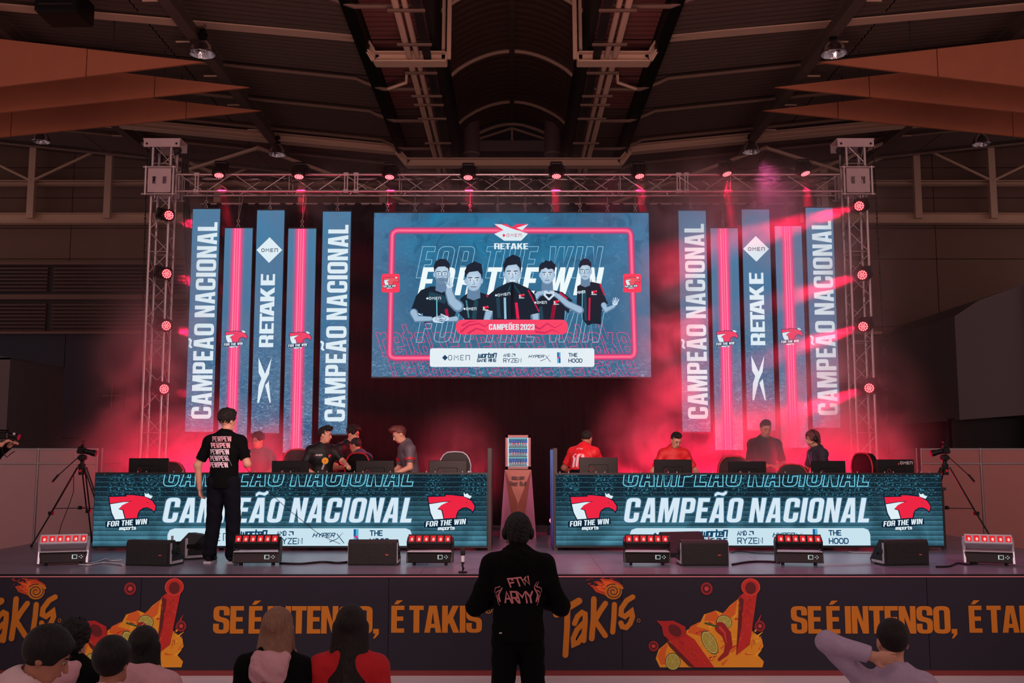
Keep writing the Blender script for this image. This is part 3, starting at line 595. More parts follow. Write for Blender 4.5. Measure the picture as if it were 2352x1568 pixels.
# ------------------------------------------------------------------ stage
SX = 7.15; SY0, SY1 = 11.25, 19.2
m_deck = mat('satin_deck_floor', S(104, 100, 118), .3, var=.25, scale=5, bump=.03)
stg = thing('stage', 'long raised stage with dark satin deck in front of the screens', 'stage', (0, 15, 0))
yj = [SY0, 12.25, 13.05, 14.2, 15.2, 16.2, 17.2, 18.2, SY1]
for j in range(len(yj)-1):
    for i in range(7):
        w_ = 2*SX/7; b = MB(); b.box((-SX+w_*(i+.5), (yj[j]+yj[j+1])/2-15, ST-.04), (w_-.004, yj[j+1]-yj[j]-.008, .08)); b.build('deck_panel', m_deck, stg)
b = MB(); b.box((0, SY0-.03-15, ST-.03), (2*SX, .06, .06)); b.build('front_edge', m_black, stg)
for x in [-SX+.1+i*(2*SX-.2)/7 for i in range(8)]:
    for y in (11.6, 15, 18.9):
        b = MB(); b.cyl((x, y-15, 0), (x, y-15, ST-.08), .03, n=8); b.build('leg', m_dark, stg)
for s2 in (-1, 1):
    b = MB(); b.box((s2*(SX+.01), 0.2, ST/2-.03), (.02, SY1-SY0, ST-.08)); b.build('side_skirt', m_black, stg)
b = MB(); b.box((0, SY0-.08-15, .035), (2*SX, .05, .07)); b.build('kick_strip', mat('dark_red_strip', S(120, 40, 42), .5), stg)
# printed banner around the front
bn = thing('stage_banner', 'dark purple printed banner with orange lettering along the stage front', 'banner', (0, SY0-.1, 0))
bx = [-SX, px_(326, 11.15, 1330), -1.35, 1.2, px_(2127, 11.15, 1330), SX]
m_ban = mat('purple_banner_cloth', S(17, 13, 33), .7, var=.1, scale=2)
for i in range(5):
    b = MB(); b.box(((bx[i]+bx[i+1])/2, 0, .56), (bx[i+1]-bx[i]-.006, .02, 1.0)); b.build('panel', m_ban, bn)
b = MB(); b.box((0, -.012, 1.055), (2*SX, .012, .012)); b.build('piping', mat('pink_piping', S(190, 120, 130), .4), bn)
# ------------------------------------------------------------------ LED screens
m_cab = mat('black_led_cabinet', S(10, 11, 14), .55)
m_art = art_mat('screen_print', True, 1.0); m_ink = art_mat('ink_print', False)
def screen(name, label, cat, quad, Y, T, bgmat, group=None):
    """quad: photo px (xl_top, xr_top, xl_bot, xr_bot, y_top, y_bot) of a panel standing upright at depth Y"""
    xa, xb, xc, xd, y0, y1 = quad
    A = at((xa+xc)/2, (y0+y1)/2, Y); B = at((xb+xd)/2, (y0+y1)/2, Y); zt = at((xa+xb)/2, y0, Y).z; zb = at((xa+xb)/2, y1, Y).z
    x0, x1 = A.x, B.x; W, H = x1-x0, zt-zb
    o = thing(name, label, cat, ((x0+x1)/2, Y, zb), group=group)
    b = MB(); b.box((0, T/2+.01, H/2), (W+.02, T, H+.05)); b.build('cabinet', m_cab, o)
    b = MB(); b.add([(-W/2, 0, 0), (W/2, 0, 0), (W/2, 0, H), (-W/2, 0, H)], [(0, 1, 2, 3)]); b.build('display', bgmat(W, H), o)
    def mp(px, py):
        v = (py-y0)/(y1-y0); l = xa+(xc-xa)*v; r = xb+(xd-xb)*v
        return (-W/2+W*(px-l)/(r-l), 0, H*(1-v))
    return o, Art(mp, (0, -1, 0)), W, H
def strip_bg(neon, seed):
    def f(W, H):
        q = NB('led_strip_picture'); u, v = q.x, q.M('DIVIDE', q.z, H)
        base = q.mix(q.mr(v, 0, 1), S(38, 92, 132), S(72, 128, 166))
        base = q.mix(q.mr(q.noise(1.2, 2, off=(seed, 0, 0)), .35, .7), base, S(84, 118, 150))
        wv = q.noise(14, 6, 1.6, (1, 1, 2.2), (seed, 0, seed), .65)
        k = q.M('MULTIPLY', q.mr(wv, .52, .68), q.mr(v, .62, .0, .03, .95)); base = q.mix(k, base, S(150, 200, 225))
        dk = q.M('MULTIPLY', q.mr(wv, .46, .34), q.mr(v, .62, .0, 0, .75)); base = q.mix(dk, base, S(14, 55, 88))
        sp = q.mr(q.noise(45, 2, 0, (1, 1, 1), (seed*2, 0, 3)), .68, .76); base = q.mix(q.M('MULTIPLY', sp, .5), base, S(200, 225, 240))
        if neon:
            d = q.M('ABSOLUTE', q.M('ADD', u, .02)); g = q.mr(d, .15, .05, 0, 1, True)
            base = q.mix(q.M('MULTIPLY', g, .75), base, S(225, 50, 110)); core = q.mr(d, .088, .072, 0, 1, True); base = q.mix(core, base, S(255, 78, 138))
            ln = q.mr(q.M('ABSOLUTE', q.M('SUBTRACT', q.M('ABSOLUTE', q.M('SUBTRACT', d, .02)), .022)), .012, 0, 0, .75, True)
            base = q.mix(q.M('MULTIPLY', ln, core), base, S(255, 170, 185))
        return q.emit(base, 1.0)
    return f
EAG_M = S(240, 70, 105)
def vtext(a, xr, yb, yt, h, lay=2): a.text('CAMPEÃO NACIONAL', xr, yb, yb-yt, h, WHT, lay, -.0, up=True, gap=.075, space=.2)
YS = 17.7
strips = [
 (0, (443, 506, 425, 489, 480, 991), 't', 'first'), (1, (516, 580, 501, 566, 524, 1035), 'n', 'second'), (2, (590, 653, 577, 641, 483, 994), 'r', 'third'), (3, (663, 727, 649, 714, 525, 1039), 'n', 'fourth'), (4, (744, 808, 729, 795, 486, 997), 't', 'fifth'),
 (5, (1556, 1619, 1570, 1634, 484, 991), 't', 'first'), (6, (1630, 1693, 1645, 1709, 524, 1033), 'n', 'second'), (7, (1702, 1765, 1718, 1783, 481, 988), 'r', 'third'), (8, (1779, 1841, 1795, 1857, 519, 1028), 'n', 'fourth'), (9, (1850, 1912, 1867, 1931, 477, 982), 't', 'fifth')]
LAB = {'t': 'tall LED strip with white vertical lettering, %s of the five on the %s', 'n': 'LED strip with pink neon line and bird emblem, %s of the five on the %s', 'r': 'tall LED strip with white diamond and cross mark, %s of the five on the %s'}
strip_objs = []
for i, quad, kind, nth in strips:
    sd = 'left' if i < 5 else 'right'
    o, a, W, H = screen('led_strip', LAB[kind] % ('middle' if nth == 'third' else nth, sd), 'LED strip', quad, YS, .09, strip_bg(kind == 'n', i*1.7), 'hanging LED strips')
    strip_objs.append((o, quad, W, H))
    xa, xb, xc, xd, y0, y1 = quad; k = (y1-y0)/511
    if kind == 't':
        # follow the lean of the strip
        a2 = Art(lambda px, py, W=W, H=H: (-W/2+W*px, 0, H*py), (0, -1, 0))
        a2.map = (lambda W, H: (lambda x, y: (-W/2+W*x/64, 0, H*(511-y)/511)))(W, H)
        vtext(a2, 59, 482, 31, 46); a2.build('lettering', m_art, o)
    elif kind == 'r':
        a2 = Art((lambda W, H: (lambda x, y: (-W/2+W*x/64, 0, H*(511-y)/511)))(W, H), (0, -1, 0))
        a2.poly([(31, 63), (61, 93), (31, 123), (1, 93)], WHT, 1); a2.thin('OMEN_', 13, 97, 37, 7, 1.5, S(20, 60, 90), 2, gap=.5)
        for c, (yb, yt) in zip('RETAKE', ((317, 290), (286, 262), (265, 240), (246, 212), (212, 180), (175, 149))):
            a2.text(c, 46, yb, (yb-yt), 33, WHT, 2, up=True)
        a2.poly([(13, 341), (29, 378), (43, 341), (38, 378), (29, 397), (17, 443), (13, 443), (15, 405), (21, 388), (14, 375)], WHT, 2)
        a2.poly([(30, 404), (38, 394), (44, 443), (41, 443)], WHT, 2); a2.build('lettering', m_art, o)
    else:
        a2 = Art((lambda W, H: (lambda x, y: (-W/2+W*x/64, 0, H*(511-y)/511)))(W, H), (0, -1, 0))
        eagle(a2, 8, 237, .105, 2, red=EAG_M, navy=S(24, 45, 80)); a2.build('emblem', m_art, o)
# big screen
def main_bg(W, H):
    q = NB('main_screen_picture'); v = q.M('DIVIDE', q.z, H); u = q.M('DIVIDE', q.x, W)
    base = q.mix(q.mr(v, .25, 1), S(58, 106, 138), S(22, 122, 166)); n1 = q.noise(.9, 3, 1.5)
    base = q.mix(q.mr(n1, .4, .62), base, S(40, 100, 136)); base = q.mix(q.mr(q.M('ABSOLUTE', u), .3, .52, 0, .6), base, S(92, 120, 155))
    arcs = q.noise(.8, 1, 3.5); ln = q.mr(q.M('ABSOLUTE', q.M('SUBTRACT', q.M('FRACT', q.M('MULTIPLY', arcs, 9)), .5)), .06, .0); base = q.mix(q.M('MULTIPLY', ln, .22), base, S(120, 180, 210))
    blot = q.M('MULTIPLY', q.mr(q.noise(1.6, 2, 2.5, (1, 1, 1), (5, 0, 2)), .56, .6), q.mr(v, .55, .8, 0, .5)); base = q.mix(blot, base, S(28, 84, 118))
    wv = q.noise(13, 6, 1.4, (1, 1, 2.4), (2, 0, 1), .65); k = q.M('MULTIPLY', q.mr(wv, .53, .66), q.mr(v, .3, .0, 0, .7)); base = q.mix(k, base, S(150, 200, 225))
    k = q.M('MULTIPLY', q.mr(wv, .46, .36), q.mr(v, .3, 0, 0, .5)); base = q.mix(k, base, S(20, 66, 98))
    return q.emit(base, 1.0)
bs, a, W, H = screen('main_led_screen', 'large landscape LED screen showing five posing players and a pink neon frame', 'LED screen', (858, 1489, 855, 1496, 489, 865), 17.7, .12, main_bg)
# author in crop px: 62..2245 wide, 100..1402 high
def mp(x, y): return (-W/2+W*(x-58)/(2256-58), 0, H*(1402-y)/1302)
a = Art(mp, (0, -1, 0))
NP = S(255, 84, 132)
def frame(t, col, lay):
    pts = [(205, 285), (212, 262), (232, 246), (255, 242), (2075, 242), (2095, 247), (2107, 262), (2112, 285), (2130, 1205), (2122, 1232), (2100, 1246), (240, 1256), (212, 1248), (200, 1230), (198, 1205)]
    a.stroke(pts, t, col, lay, closed=True)
for t, c in ((62, S(92, 100, 138)), (50, S(140, 82, 128)), (40, S(200, 64, 120)), (27, NP), (5, S(255, 150, 170))): frame(t, c, {62: 0, 50: .5, 40: 1, 27: 1.5, 5: 2}[t])
for i, (x0, y0, w_, h) in enumerate(((120, 1262, 2000, 210),)):
    a.text('retake retake retake', 150, 1245, 1990, 265, S(235, 70, 130), .2, -.35, outline=4, gap=.1, space=.2)
    a.text('retake retake retake', 230, 1400, 1930, 200, S(225, 60, 125), .2, -.35, outline=4, gap=.1, space=.2)
LB = S(150, 205, 228)
a.text('FOR THE WIN', 400, 622, 1440, 250, LB, 2.2, .2, outline=4, gap=.12, space=.25)
a.text('FOR THE WIN', 405, 1130, 1440, 250, LB, 2.2, .2, outline=4, gap=.12, space=.25)
a.text('FOR THE WIN', 412, 760, 1440, 222, S(238, 250, 252), 3, .2, gap=.12, space=.25)
for x in (127, 2046):
    a.poly(rr(x, 590, x+142, 738, 16), S(250, 62, 92), 3); eagle(a, x+14, 612, .25, 4, red=S(235, 90, 100))
# top emblem
a.poly([(1020, 190), (1120, 190), (1160, 215), (1200, 190), (1294, 190), (1250, 240), (1060, 240)], S(240, 50, 90), 4)
a.poly([(1020, 190), (1075, 193), (1165, 228), (1290, 268), (1235, 325), (1100, 325), (1020, 270), (1095, 240)], WHT, 5); a.poly([(1294, 190), (1245, 240), (1195, 222)], WHT, 5)
a.poly([(1085, 282), (1097, 268), (1109, 282), (1097, 296)], S(240, 40, 80), 6); a.thin('OMEN_', 1120, 292, 115, 22, 4, S(210, 60, 100), 6, gap=.6)
cx = 1020
for c, w_ in zip('RETAKE', (48, 40, 44, 52, 48, 42)): a.text(c, cx, 393, w_-4, 48, WHT, 6); cx += w_
# players printed on the picture
SK = [S(206, 224, 240), S(158, 188, 214), S(100, 132, 164)]; HR = S(24, 34, 50); SH = S(14, 34, 48); SH2 = S(24, 66, 84)
def face(cx, cy, w_, h, hair='short', glasses=False, smile=False, L=8, turn=0, beard=False):
    # neck, head, ears, hair, brows, eyes, nose, mouth
    a.poly([(cx-w_*.36, cy+h*.2), (cx+w_*.36, cy+h*.2), (cx+w_*.42, cy+h*.95), (cx, cy+h*1.08), (cx-w_*.42, cy+h*.95)], SK[2], L)
    for s2 in (-1, 1): a.ell(cx+s2*w_*.5, cy+h*.05, w_*.08, h*.15, SK[1], L)
    hd = [(cx+w_*x, cy+h*y) for x, y in ((-.48, -.35), (-.5, 0), (-.44, .3), (-.28, .5), (-.1, .58), (.1, .58), (.28, .5), (.44, .3), (.5, 0), (.48, -.35), (.3, -.6), (-.3, -.6))]
    a.fade(hd, SK[0], SK[1], L+.5, (cx+turn*w_*.2, cy))
    if beard: a.poly([(cx+w_*x, cy+h*y) for x, y in ((-.46, .12), (-.44, .3), (-.28, .5), (-.1, .585), (.1, .585), (.28, .5), (.44, .3), (.46, .12), (.3, .27), (.2, .22), (-.2, .22), (-.3, .27))], S(110, 140, 168), L+.7)
    hp = {'short': ((-.5, -.02), (-.55, -.4), (-.42, -.72), (-.1, -.86), (.3, -.82), (.54, -.55), (.5, -.02), (.43, -.3), (.2, -.42), (-.25, -.4), (-.43, -.25)), 'quiff': ((-.5, .0), (-.57, -.45), (-.4, -.8), (.05, -1.0), (.48, -.85), (.56, -.4), (.5, 0), (.44, -.3), (.25, -.48), (-.28, -.42), (-.42, -.28)),
          'curly': ((-.5, -.1), (-.6, -.3), (-.55, -.55), (-.4, -.72), (-.25, -.74), (-.1, -.88), (.1, -.8), (.3, -.86), (.45, -.7), (.6, -.6), (.55, -.3), (.5, -.1), (.44, -.3), (.28, -.36), (.1, -.3), (-.1, -.42), (-.3, -.32), (-.43, -.3))}[hair]
    a.poly([(cx+w_*x, cy+h*y) for x, y in hp], HR, L+1)
    for s2 in (-1, 1):
        ex = cx+s2*w_*.21+turn*w_*.06; a.stroke([(ex-w_*.11, cy-h*.12), (ex+w_*.1, cy-h*.13)], h*.045, HR, L+1)
        a.ell(ex, cy, w_*.09, h*.045, S(228, 238, 246), L+1, 12); a.ell(ex, cy, w_*.038, h*.042, S(20, 40, 60), L+1.5, 10)
        if glasses: a.ring(rr(ex-w_*.19, cy-h*.12, ex+w_*.19, cy+h*.13, w_*.08), w_*.03, S(40, 110, 130), L+2)
    a.stroke([(cx+turn*w_*.08, cy), (cx+w_*.05+turn*w_*.1, cy+h*.22), (cx-w_*.06+turn*w_*.08, cy+h*.24)], w_*.035, SK[2], L+1)
    if smile: a.poly([(cx-w_*.2, cy+h*.33), (cx, cy+h*.38), (cx+w_*.2, cy+h*.33), (cx+w_*.1, cy+h*.44), (cx-w_*.1, cy+h*.44)], S(240, 246, 250), L+1)
    else: a.stroke([(cx-w_*.15+turn*w_*.06, cy+h*.36), (cx+w_*.14+turn*w_*.06, cy+h*.36)], h*.05, S(110, 110, 140), L+1)
def shirt(pts, L, folds=(), col=SH):
    a.poly(pts, col, L)
    for p in folds: a.stroke(p[0], p[1], p[2], L+.4, cap=False)
def limb(pts, w0, w1, L, col=None):
    a.stroke(pts, w0*1.12, SK[2], L, w1=w1*1.12); a.stroke([(x-2, y-3) for x, y in pts], w0*.8, col or SK[1], L+.3, w1=w1*.8)
def hand(x, y, dx, dy, n=4, L=12, sz=1.0):
    v = Vector((dx, dy)).normalized(); q = Vector((-v.y, v.x)); a.ell(x, y, 26*sz, 22*sz, SK[0], L)
    for i in range(n):
        k = (i-(n-1)/2); p = Vector((x, y))+q*k*12*sz+v*14*sz; e = p+v*(46-abs(k)*8)*sz+q*k*6*sz; a.stroke([tuple(p), tuple(e)], 12*sz, SK[0] if i % 2 else SK[1], L+.4, w1=8*sz)
    a.stroke([(x, y), tuple(Vector((x, y))+v*14*sz-q*36*sz)], 12*sz, SK[1], L+.6, w1=8*sz)
# right-hand man standing apart
shirt([(1680, 690), (1720, 665), (1800, 655), (1860, 668), (1910, 800), (1925, 828), (1878, 842), (1865, 960), (1868, 990), (1800, 985), (1760, 1000), (1722, 955), (1720, 900), (1675, 830)], 7, [([(1778, 780), (1772, 960)], 14, S(225, 20, 70)), ([(1722, 720), (1716, 940)], 8, S(90, 170, 190)), ([(1860, 668), (1895, 760)], 12, S(200, 30, 70)), ([(1740, 720), (1745, 960)], 20, SH2)])
limb([(1890, 840), (1910, 880), (1970, 850)], 44, 26, 8); hand(1978, 825, .3, -1, 4, 9, .8); face(1745, 570, 92, 118, 'short', True, L=8, turn=-1)
# heart-hands man
shirt([(1340, 735), (1400, 722), (1500, 722), (1560, 735), (1640, 800), (1610, 905), (1580, 880), (1575, 955), (1380, 955), (1340, 900)], 9, [([(1500, 830), (1480, 950)], 30, S(140, 20, 50)), ([(1540, 740), (1600, 790)], 14, S(200, 30, 70)), ([(1390, 850), (1400, 950)], 26, SH2)])
face(1442, 595, 112, 130, 'curly', L=10)
limb([(1330, 800), (1375, 750), (1440, 735)], 50, 30, 12); limb([(1700, 880), (1600, 830), (1530, 770), (1470, 735)], 58, 28, 12)
a.stroke([(1455, 795), (1420, 760), (1425, 735), (1455, 745)], 15, SK[0], 13); a.stroke([(1455, 795), (1492, 760), (1490, 735), (1455, 745)], 15, SK[0], 13)
# second man
shirt([(760, 780), (810, 745), (900, 735), (980, 760), (1010, 800), (1000, 955), (790, 955), (740, 900), (735, 830)], 9, [([(880, 800), (860, 950)], 34, SH2), ([(960, 760), (1000, 800)], 16, S(200, 20, 60)), ([(800, 800), (820, 940)], 12, S(60, 130, 150))])
face(858, 640, 128, 150, 'quiff', L=10, turn=0)
# first man pointing at the camera
shirt([(440, 720), (520, 690), (640, 690), (690, 740), (745, 800), (700, 960), (560, 960), (470, 985), (455, 900), (440, 918), (362, 882), (400, 770)], 10, [([(640, 870), (655, 950)], 24, S(170, 20, 60)), ([(500, 760), (640, 800)], 60, SH2), ([(362, 880), (440, 915)], 9, WHT), ([(566, 800), (568, 940)], 9, S(100, 190, 210))])
face(604, 590, 118, 140, 'short', True, L=11, beard=True)
limb([(735, 850), (690, 810), (665, 740), (665, 700)], 84, 50, 13); hand(668, 680, .15, -1, 2, 14, 1.1)
limb([(385, 900), (410, 950), (520, 950)], 60, 36, 13); hand(560, 955, 1, -.1, 4, 14, 1.05); limb([(720, 950), (660, 955)], 44, 32, 13); hand(640, 945, -1, -.2, 4, 15, .95)
# middle man pulling his shirt over the mouth
face(1165, 588, 128, 152, 'quiff', smile=True, L=12)
limb([(985, 890), (965, 955)], 64, 52, 13); limb([(1345, 890), (1352, 955)], 64, 52, 13)
shirt([(975, 760), (1040, 705), (1120, 665), (1165, 652), (1210, 668), (1300, 710), (1345, 760), (1382, 900), (1310, 915), (1310, 955), (1010, 955), (1010, 895), (945, 885)], 15, [([(1105, 780), (1110, 950)], 18, S(150, 200, 220)), ([(1195, 820), (1210, 950)], 22, S(235, 30, 80)), ([(1165, 660), (1120, 760)], 16, SH2), ([(1165, 660), (1230, 760)], 14, SH2), ([(1050, 780), (1060, 940)], 26, SH2), ([(1290, 720), (1375, 890)], 10, S(200, 30, 70)), ([(950, 880), (1008, 890)], 6, WHT), ([(1165, 665), (1165, 940)], 26, S(8, 20, 30))])
for x, y, w_, sl in ((505, 795, 92, 0), (1050, 770, 98, .12), (1360, 828, 75, 0), (1690, 748, 52, .1), (800, 878, 78, 0)):
    a.poly([(x-24, y-8), (x-14, y-18), (x-4, y-8), (x-14, y+2)], WHT, 17); a.thin('OMEN_', x, y, w_, 18, 4, WHT, 17, gap=.5, ang=sl)
for x, y in ((1215, 750), (1490, 800), (1790, 722), (930, 845)): eagle(a, x, y, .1, 17, words=False); a.thin('FORTHEWIN', x+2, y+36, 42, 6, 2, WHT, 17)
# caption pill and partner bar
a.poly(rr(718, 955, 1605, 1072, 58), S(250, 70, 104), 20)
for p in ([(760, 1050), (820, 1000), (900, 985), (950, 1010), (1000, 970)], [(820, 1060), (880, 1025), (940, 1040), (960, 1060)], [(1330, 1000), (1380, 1030), (1440, 985), (1500, 1020), (1560, 985)], [(1350, 1050), (1420, 1060), (1480, 1035), (1540, 1060)], [(770, 1000), (830, 970), (880, 968)]):
    a.stroke(p, 16, S(215, 42, 92), 21, w1=4)
a.text('CAMPEÕES 2023', 980, 1036, 360, 46, WHT, 22, 0, gap=.06, space=.15)
a.poly(rr(516, 1180, 1810, 1326, 20), S(228, 240, 246), 22)
sponsors(a, 612, 1719, 1254, 84, 23)
a.build('picture', m_art, bs)
# LED desks
def desk_bg(seed):
    def f(W, H):
        q = NB('desk_screen_picture'); v = q.M('DIVIDE', q.z, H); ph = q.M('FRACT', q.M('MULTIPLY', v, 14.5))
        base = q.mix(q.mr(v, .05, .75), S(84, 146, 170), S(24, 38, 48)); base = q.mix(q.mr(ph, 0, .85, .72, 0), base, S(18, 34, 44)); base = q.mix(q.mr(q.noise(2.2, 4, .5, off=(seed, 0, 0)), .62, .4, 0, .55), base, S(14, 34, 46))
        ln = q.mr(ph, .86, .93, 0, .35); base = q.mix(ln, base, S(90, 165, 190))
        tx = q.M('MULTIPLY', q.mr(q.noise(34, 3, .4, (1, 1, 1.5), (seed, 0, 0)), .54, .62), q.mr(v, .6, .8, 0, .8)); tx = q.M('MULTIPLY', tx, q.mr(q.noise(3, 1, 0, (1, 1, .3), (seed+3, 0, 0)), .45, .52)); tx = q.M('MULTIPLY', tx, q.mr(q.M('ABSOLUTE', q.M('SUBTRACT', ph, .5)), .42, .3))
        base = q.mix(tx, base, S(70, 165, 195)); sp = q.M('MULTIPLY', q.mr(q.noise(60, 2, off=(seed, 0, 4)), .64, .72), q.mr(v, .2, .6, .15, .6)); base = q.mix(sp, base, S(120, 200, 225))
        base = q.mix(q.M('MULTIPLY', q.mr(v, .55, .95), .35), base, S(20, 34, 46))
        sm = q.mr(q.M('ABSOLUTE', q.M('SUBTRACT', q.M('FRACT', q.M('MULTIPLY', q.x, 2)), .5)), .49, .5, 0, .25); base = q.mix(sm, base, S(8, 24, 34))
        return q.emit(base, 1.0)
    return f
YD = 13.86
def desk(quad, lx, side_, seed):
    o, a, W, H = screen('led_desk', 'long LED screen desk front with white lettering and two red bird emblems, %s desk' % side_, 'LED screen', quad, YD, .1, desk_bg(seed))
    OUT = S(120, 215, 240)
    # coordinates below are read off the left desk; both desks carry the same picture
    def dm(x, y):
        v = (y-1089)/165; l = 220-8*v; r = 1117+2*v; return (-W/2+W*(x-l)/(r-l), 0, H*(1-v))
    a.map = dm
    # outlined line, its upper half beyond the top edge of the screen
    def clip_text():
        b = Art(a.map, (0, -1, 0)); b.text('CAMPEÃO NACIONAL', 374, 1116, 572, 60, OUT, 1, .2, outline=1.9, gap=.085, space=.2)
        zc = H-.002
        keepf = []
        for f in b.f:
            P = [b.v[i] for i in f]
            if all(p.z > zc for p in P): continue
            # clip quad against z = zc
            out = []
            for i in range(len(P)):
                p, q = P[i], P[(i+1) % len(P)]
                if p.z <= zc: out.append(p)
                if (p.z-zc)*(q.z-zc) < 0: out.append(p.lerp(q, (zc-p.z)/(q.z-p.z)))
            if len(out) > 2: keepf.append(out)
        for P in keepf:
            kk = len(a.v); a.v += P; a.f.append(tuple(range(kk, kk+len(P)))); a.c += [OUT+(1,)]*len(P)
    clip_text()
    a.text('CAMPEÃO NACIONAL', 372, 1200, 572, 57, S(60, 110, 140), 1.2, .2, gap=.085, space=.2, outline=4); a.text('CAMPEÃO NACIONAL', 372, 1200, 572, 57, S(214, 232, 244), 2, .2, gap=.085, space=.2)
    a.poly([(385, 1253), (385, 1228), (390, 1217), (402, 1213), (932, 1213), (943, 1217), (947, 1228), (947, 1253)], S(200, 226, 238), 2)
    sponsors(a, 435, 897, 1233, 36, 3)
    for x in (250, 982): eagle(a, x, 1131, .2255 if x < 900 else .2255, 3, red=S(236, 38, 66))
    a.build('picture', m_art, o)
    # end cap board turned into the stage, edge pins
    for i in range(int(W/.5)+1):
        for dx in (0, .12):
            b = MB(); b.cyl((-W/2+.06+i*.5+dx, .05, H+.02), (-W/2+.06+i*.5+dx, .05, H+.045), .008, n=6); b.build('pin', m_alu, o) if i*.5+dx < W-.1 else None
    return o, W, H
dl, WL, HL = desk((220, 1117, 212, 1119, 1089, 1254), 0, 'left', 0)
dr, WR, HR_ = desk((1278, 2160, 1276, 2169, 1090, 1253), 0, 'right', 7)
def end_board(x, label, lit):
    o = thing('end_board', label, 'panel', (x, 13.9, ST)); b = MB(); b.box((0, .6, .7), (.05, 1.15, 1.4)); b.build('board', m_cab, o)
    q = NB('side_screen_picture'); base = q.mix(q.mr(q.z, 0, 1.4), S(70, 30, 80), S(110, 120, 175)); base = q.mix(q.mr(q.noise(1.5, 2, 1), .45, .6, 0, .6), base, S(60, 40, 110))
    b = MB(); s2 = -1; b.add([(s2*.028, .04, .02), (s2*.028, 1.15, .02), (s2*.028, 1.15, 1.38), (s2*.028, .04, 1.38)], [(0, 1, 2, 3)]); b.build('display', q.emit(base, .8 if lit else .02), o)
    b = MB(); b.box((0, -.0, .7), (.052, .02, 1.4)); b.build('edge_trim', m_dark, o)
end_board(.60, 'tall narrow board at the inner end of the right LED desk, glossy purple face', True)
end_board(-.31, 'tall dark board at the inner end of the left LED desk', False)
# black curtain behind
m_cur = mat('black_drape', S(3, 4, 7), 1., var=.3, scale=8, spec=.05)
cu = thing('backdrop_curtain', 'wide black pleated curtain hanging behind the screens', 'curtain', (0, 18.75, ST))
for i in range(12):
    b = MB(); x0 = -5.95+i*.955; vs = []; fs = []; n = 40
    for k in range(n+1):
        x = x0+.96*k/n; yy = .05*math.sin(x*26)+.03*math.sin(x*9)
        for z in (0, 3, 6.1): vs.append((x, yy+(.04 if z == 0 else 0)*math.sin(x*15), z))
        if k:
            q = len(vs)-6; fs += [(q, q+3, q+4, q+1), (q+1, q+4, q+5, q+2)]
    b.add(vs, fs, True); b.build('drape', m_cur, cu)
b = MB(); b.cyl((-6, 0, 6.1), (5.55, 0, 6.1), .03, n=8); b.build('rail', m_alu, cu)
# ------------------------------------------------------------------ truss rig
m_truss = mat('truss_aluminium', S(186, 172, 180), .32, .85, var=.08); m_plate = mat('painted_steel_plate', S(178, 160, 168), .5, .3)
m_chrome = mat('chrome', S(200, 200, 205), .15, 1.)
def truss(name, label, L, h, d, loc, vertical=False, pitch=.5):
    """box truss of length L; runs along x, or up z if vertical"""
    o = thing(name, label, 'truss', loc); r = .025
    P = (lambda t, u, v: (u, v, t)) if vertical else (lambda t, u, v: (t, v, u))
    ch = [(-h/2, -d/2), (h/2, -d/2), (h/2, d/2), (-h/2, d/2)]
    for u, v in ch:
        b = MB(); b.cyl(P(0, u, v), P(L, u, v), r, n=10); b.build('chord', m_truss, o)
    n = int(round(L/pitch)); st = L/n
    for i in range(n):
        a, c = i*st, (i+1)*st; k = i % 2
        for f in range(4):
            (u0, v0), (u1, v1) = ch[f], ch[(f+1) % 4]
            p, q = ((u0, v0), (u1, v1)) if k else ((u1, v1), (u0, v0))
            b = MB(); b.cyl(P(a+.03, *p), P(c-.03, *q), .0095, n=6, caps=False); b.build('brace', m_truss, o)
        if i % 4 == 0:
            for f in range(4):
                b = MB(); b.cyl(P(a+.02, *ch[f]), P(a+.02, *ch[(f+1) % 4]), .009, n=6, caps=False); b.build('strut', m_truss, o)
    return o
YT = 17.85
tl, tr = at(366, 700, YT).x, at(1971, 700, YT).x
zt = at(600, 420, YT-.15).z
TW = .33
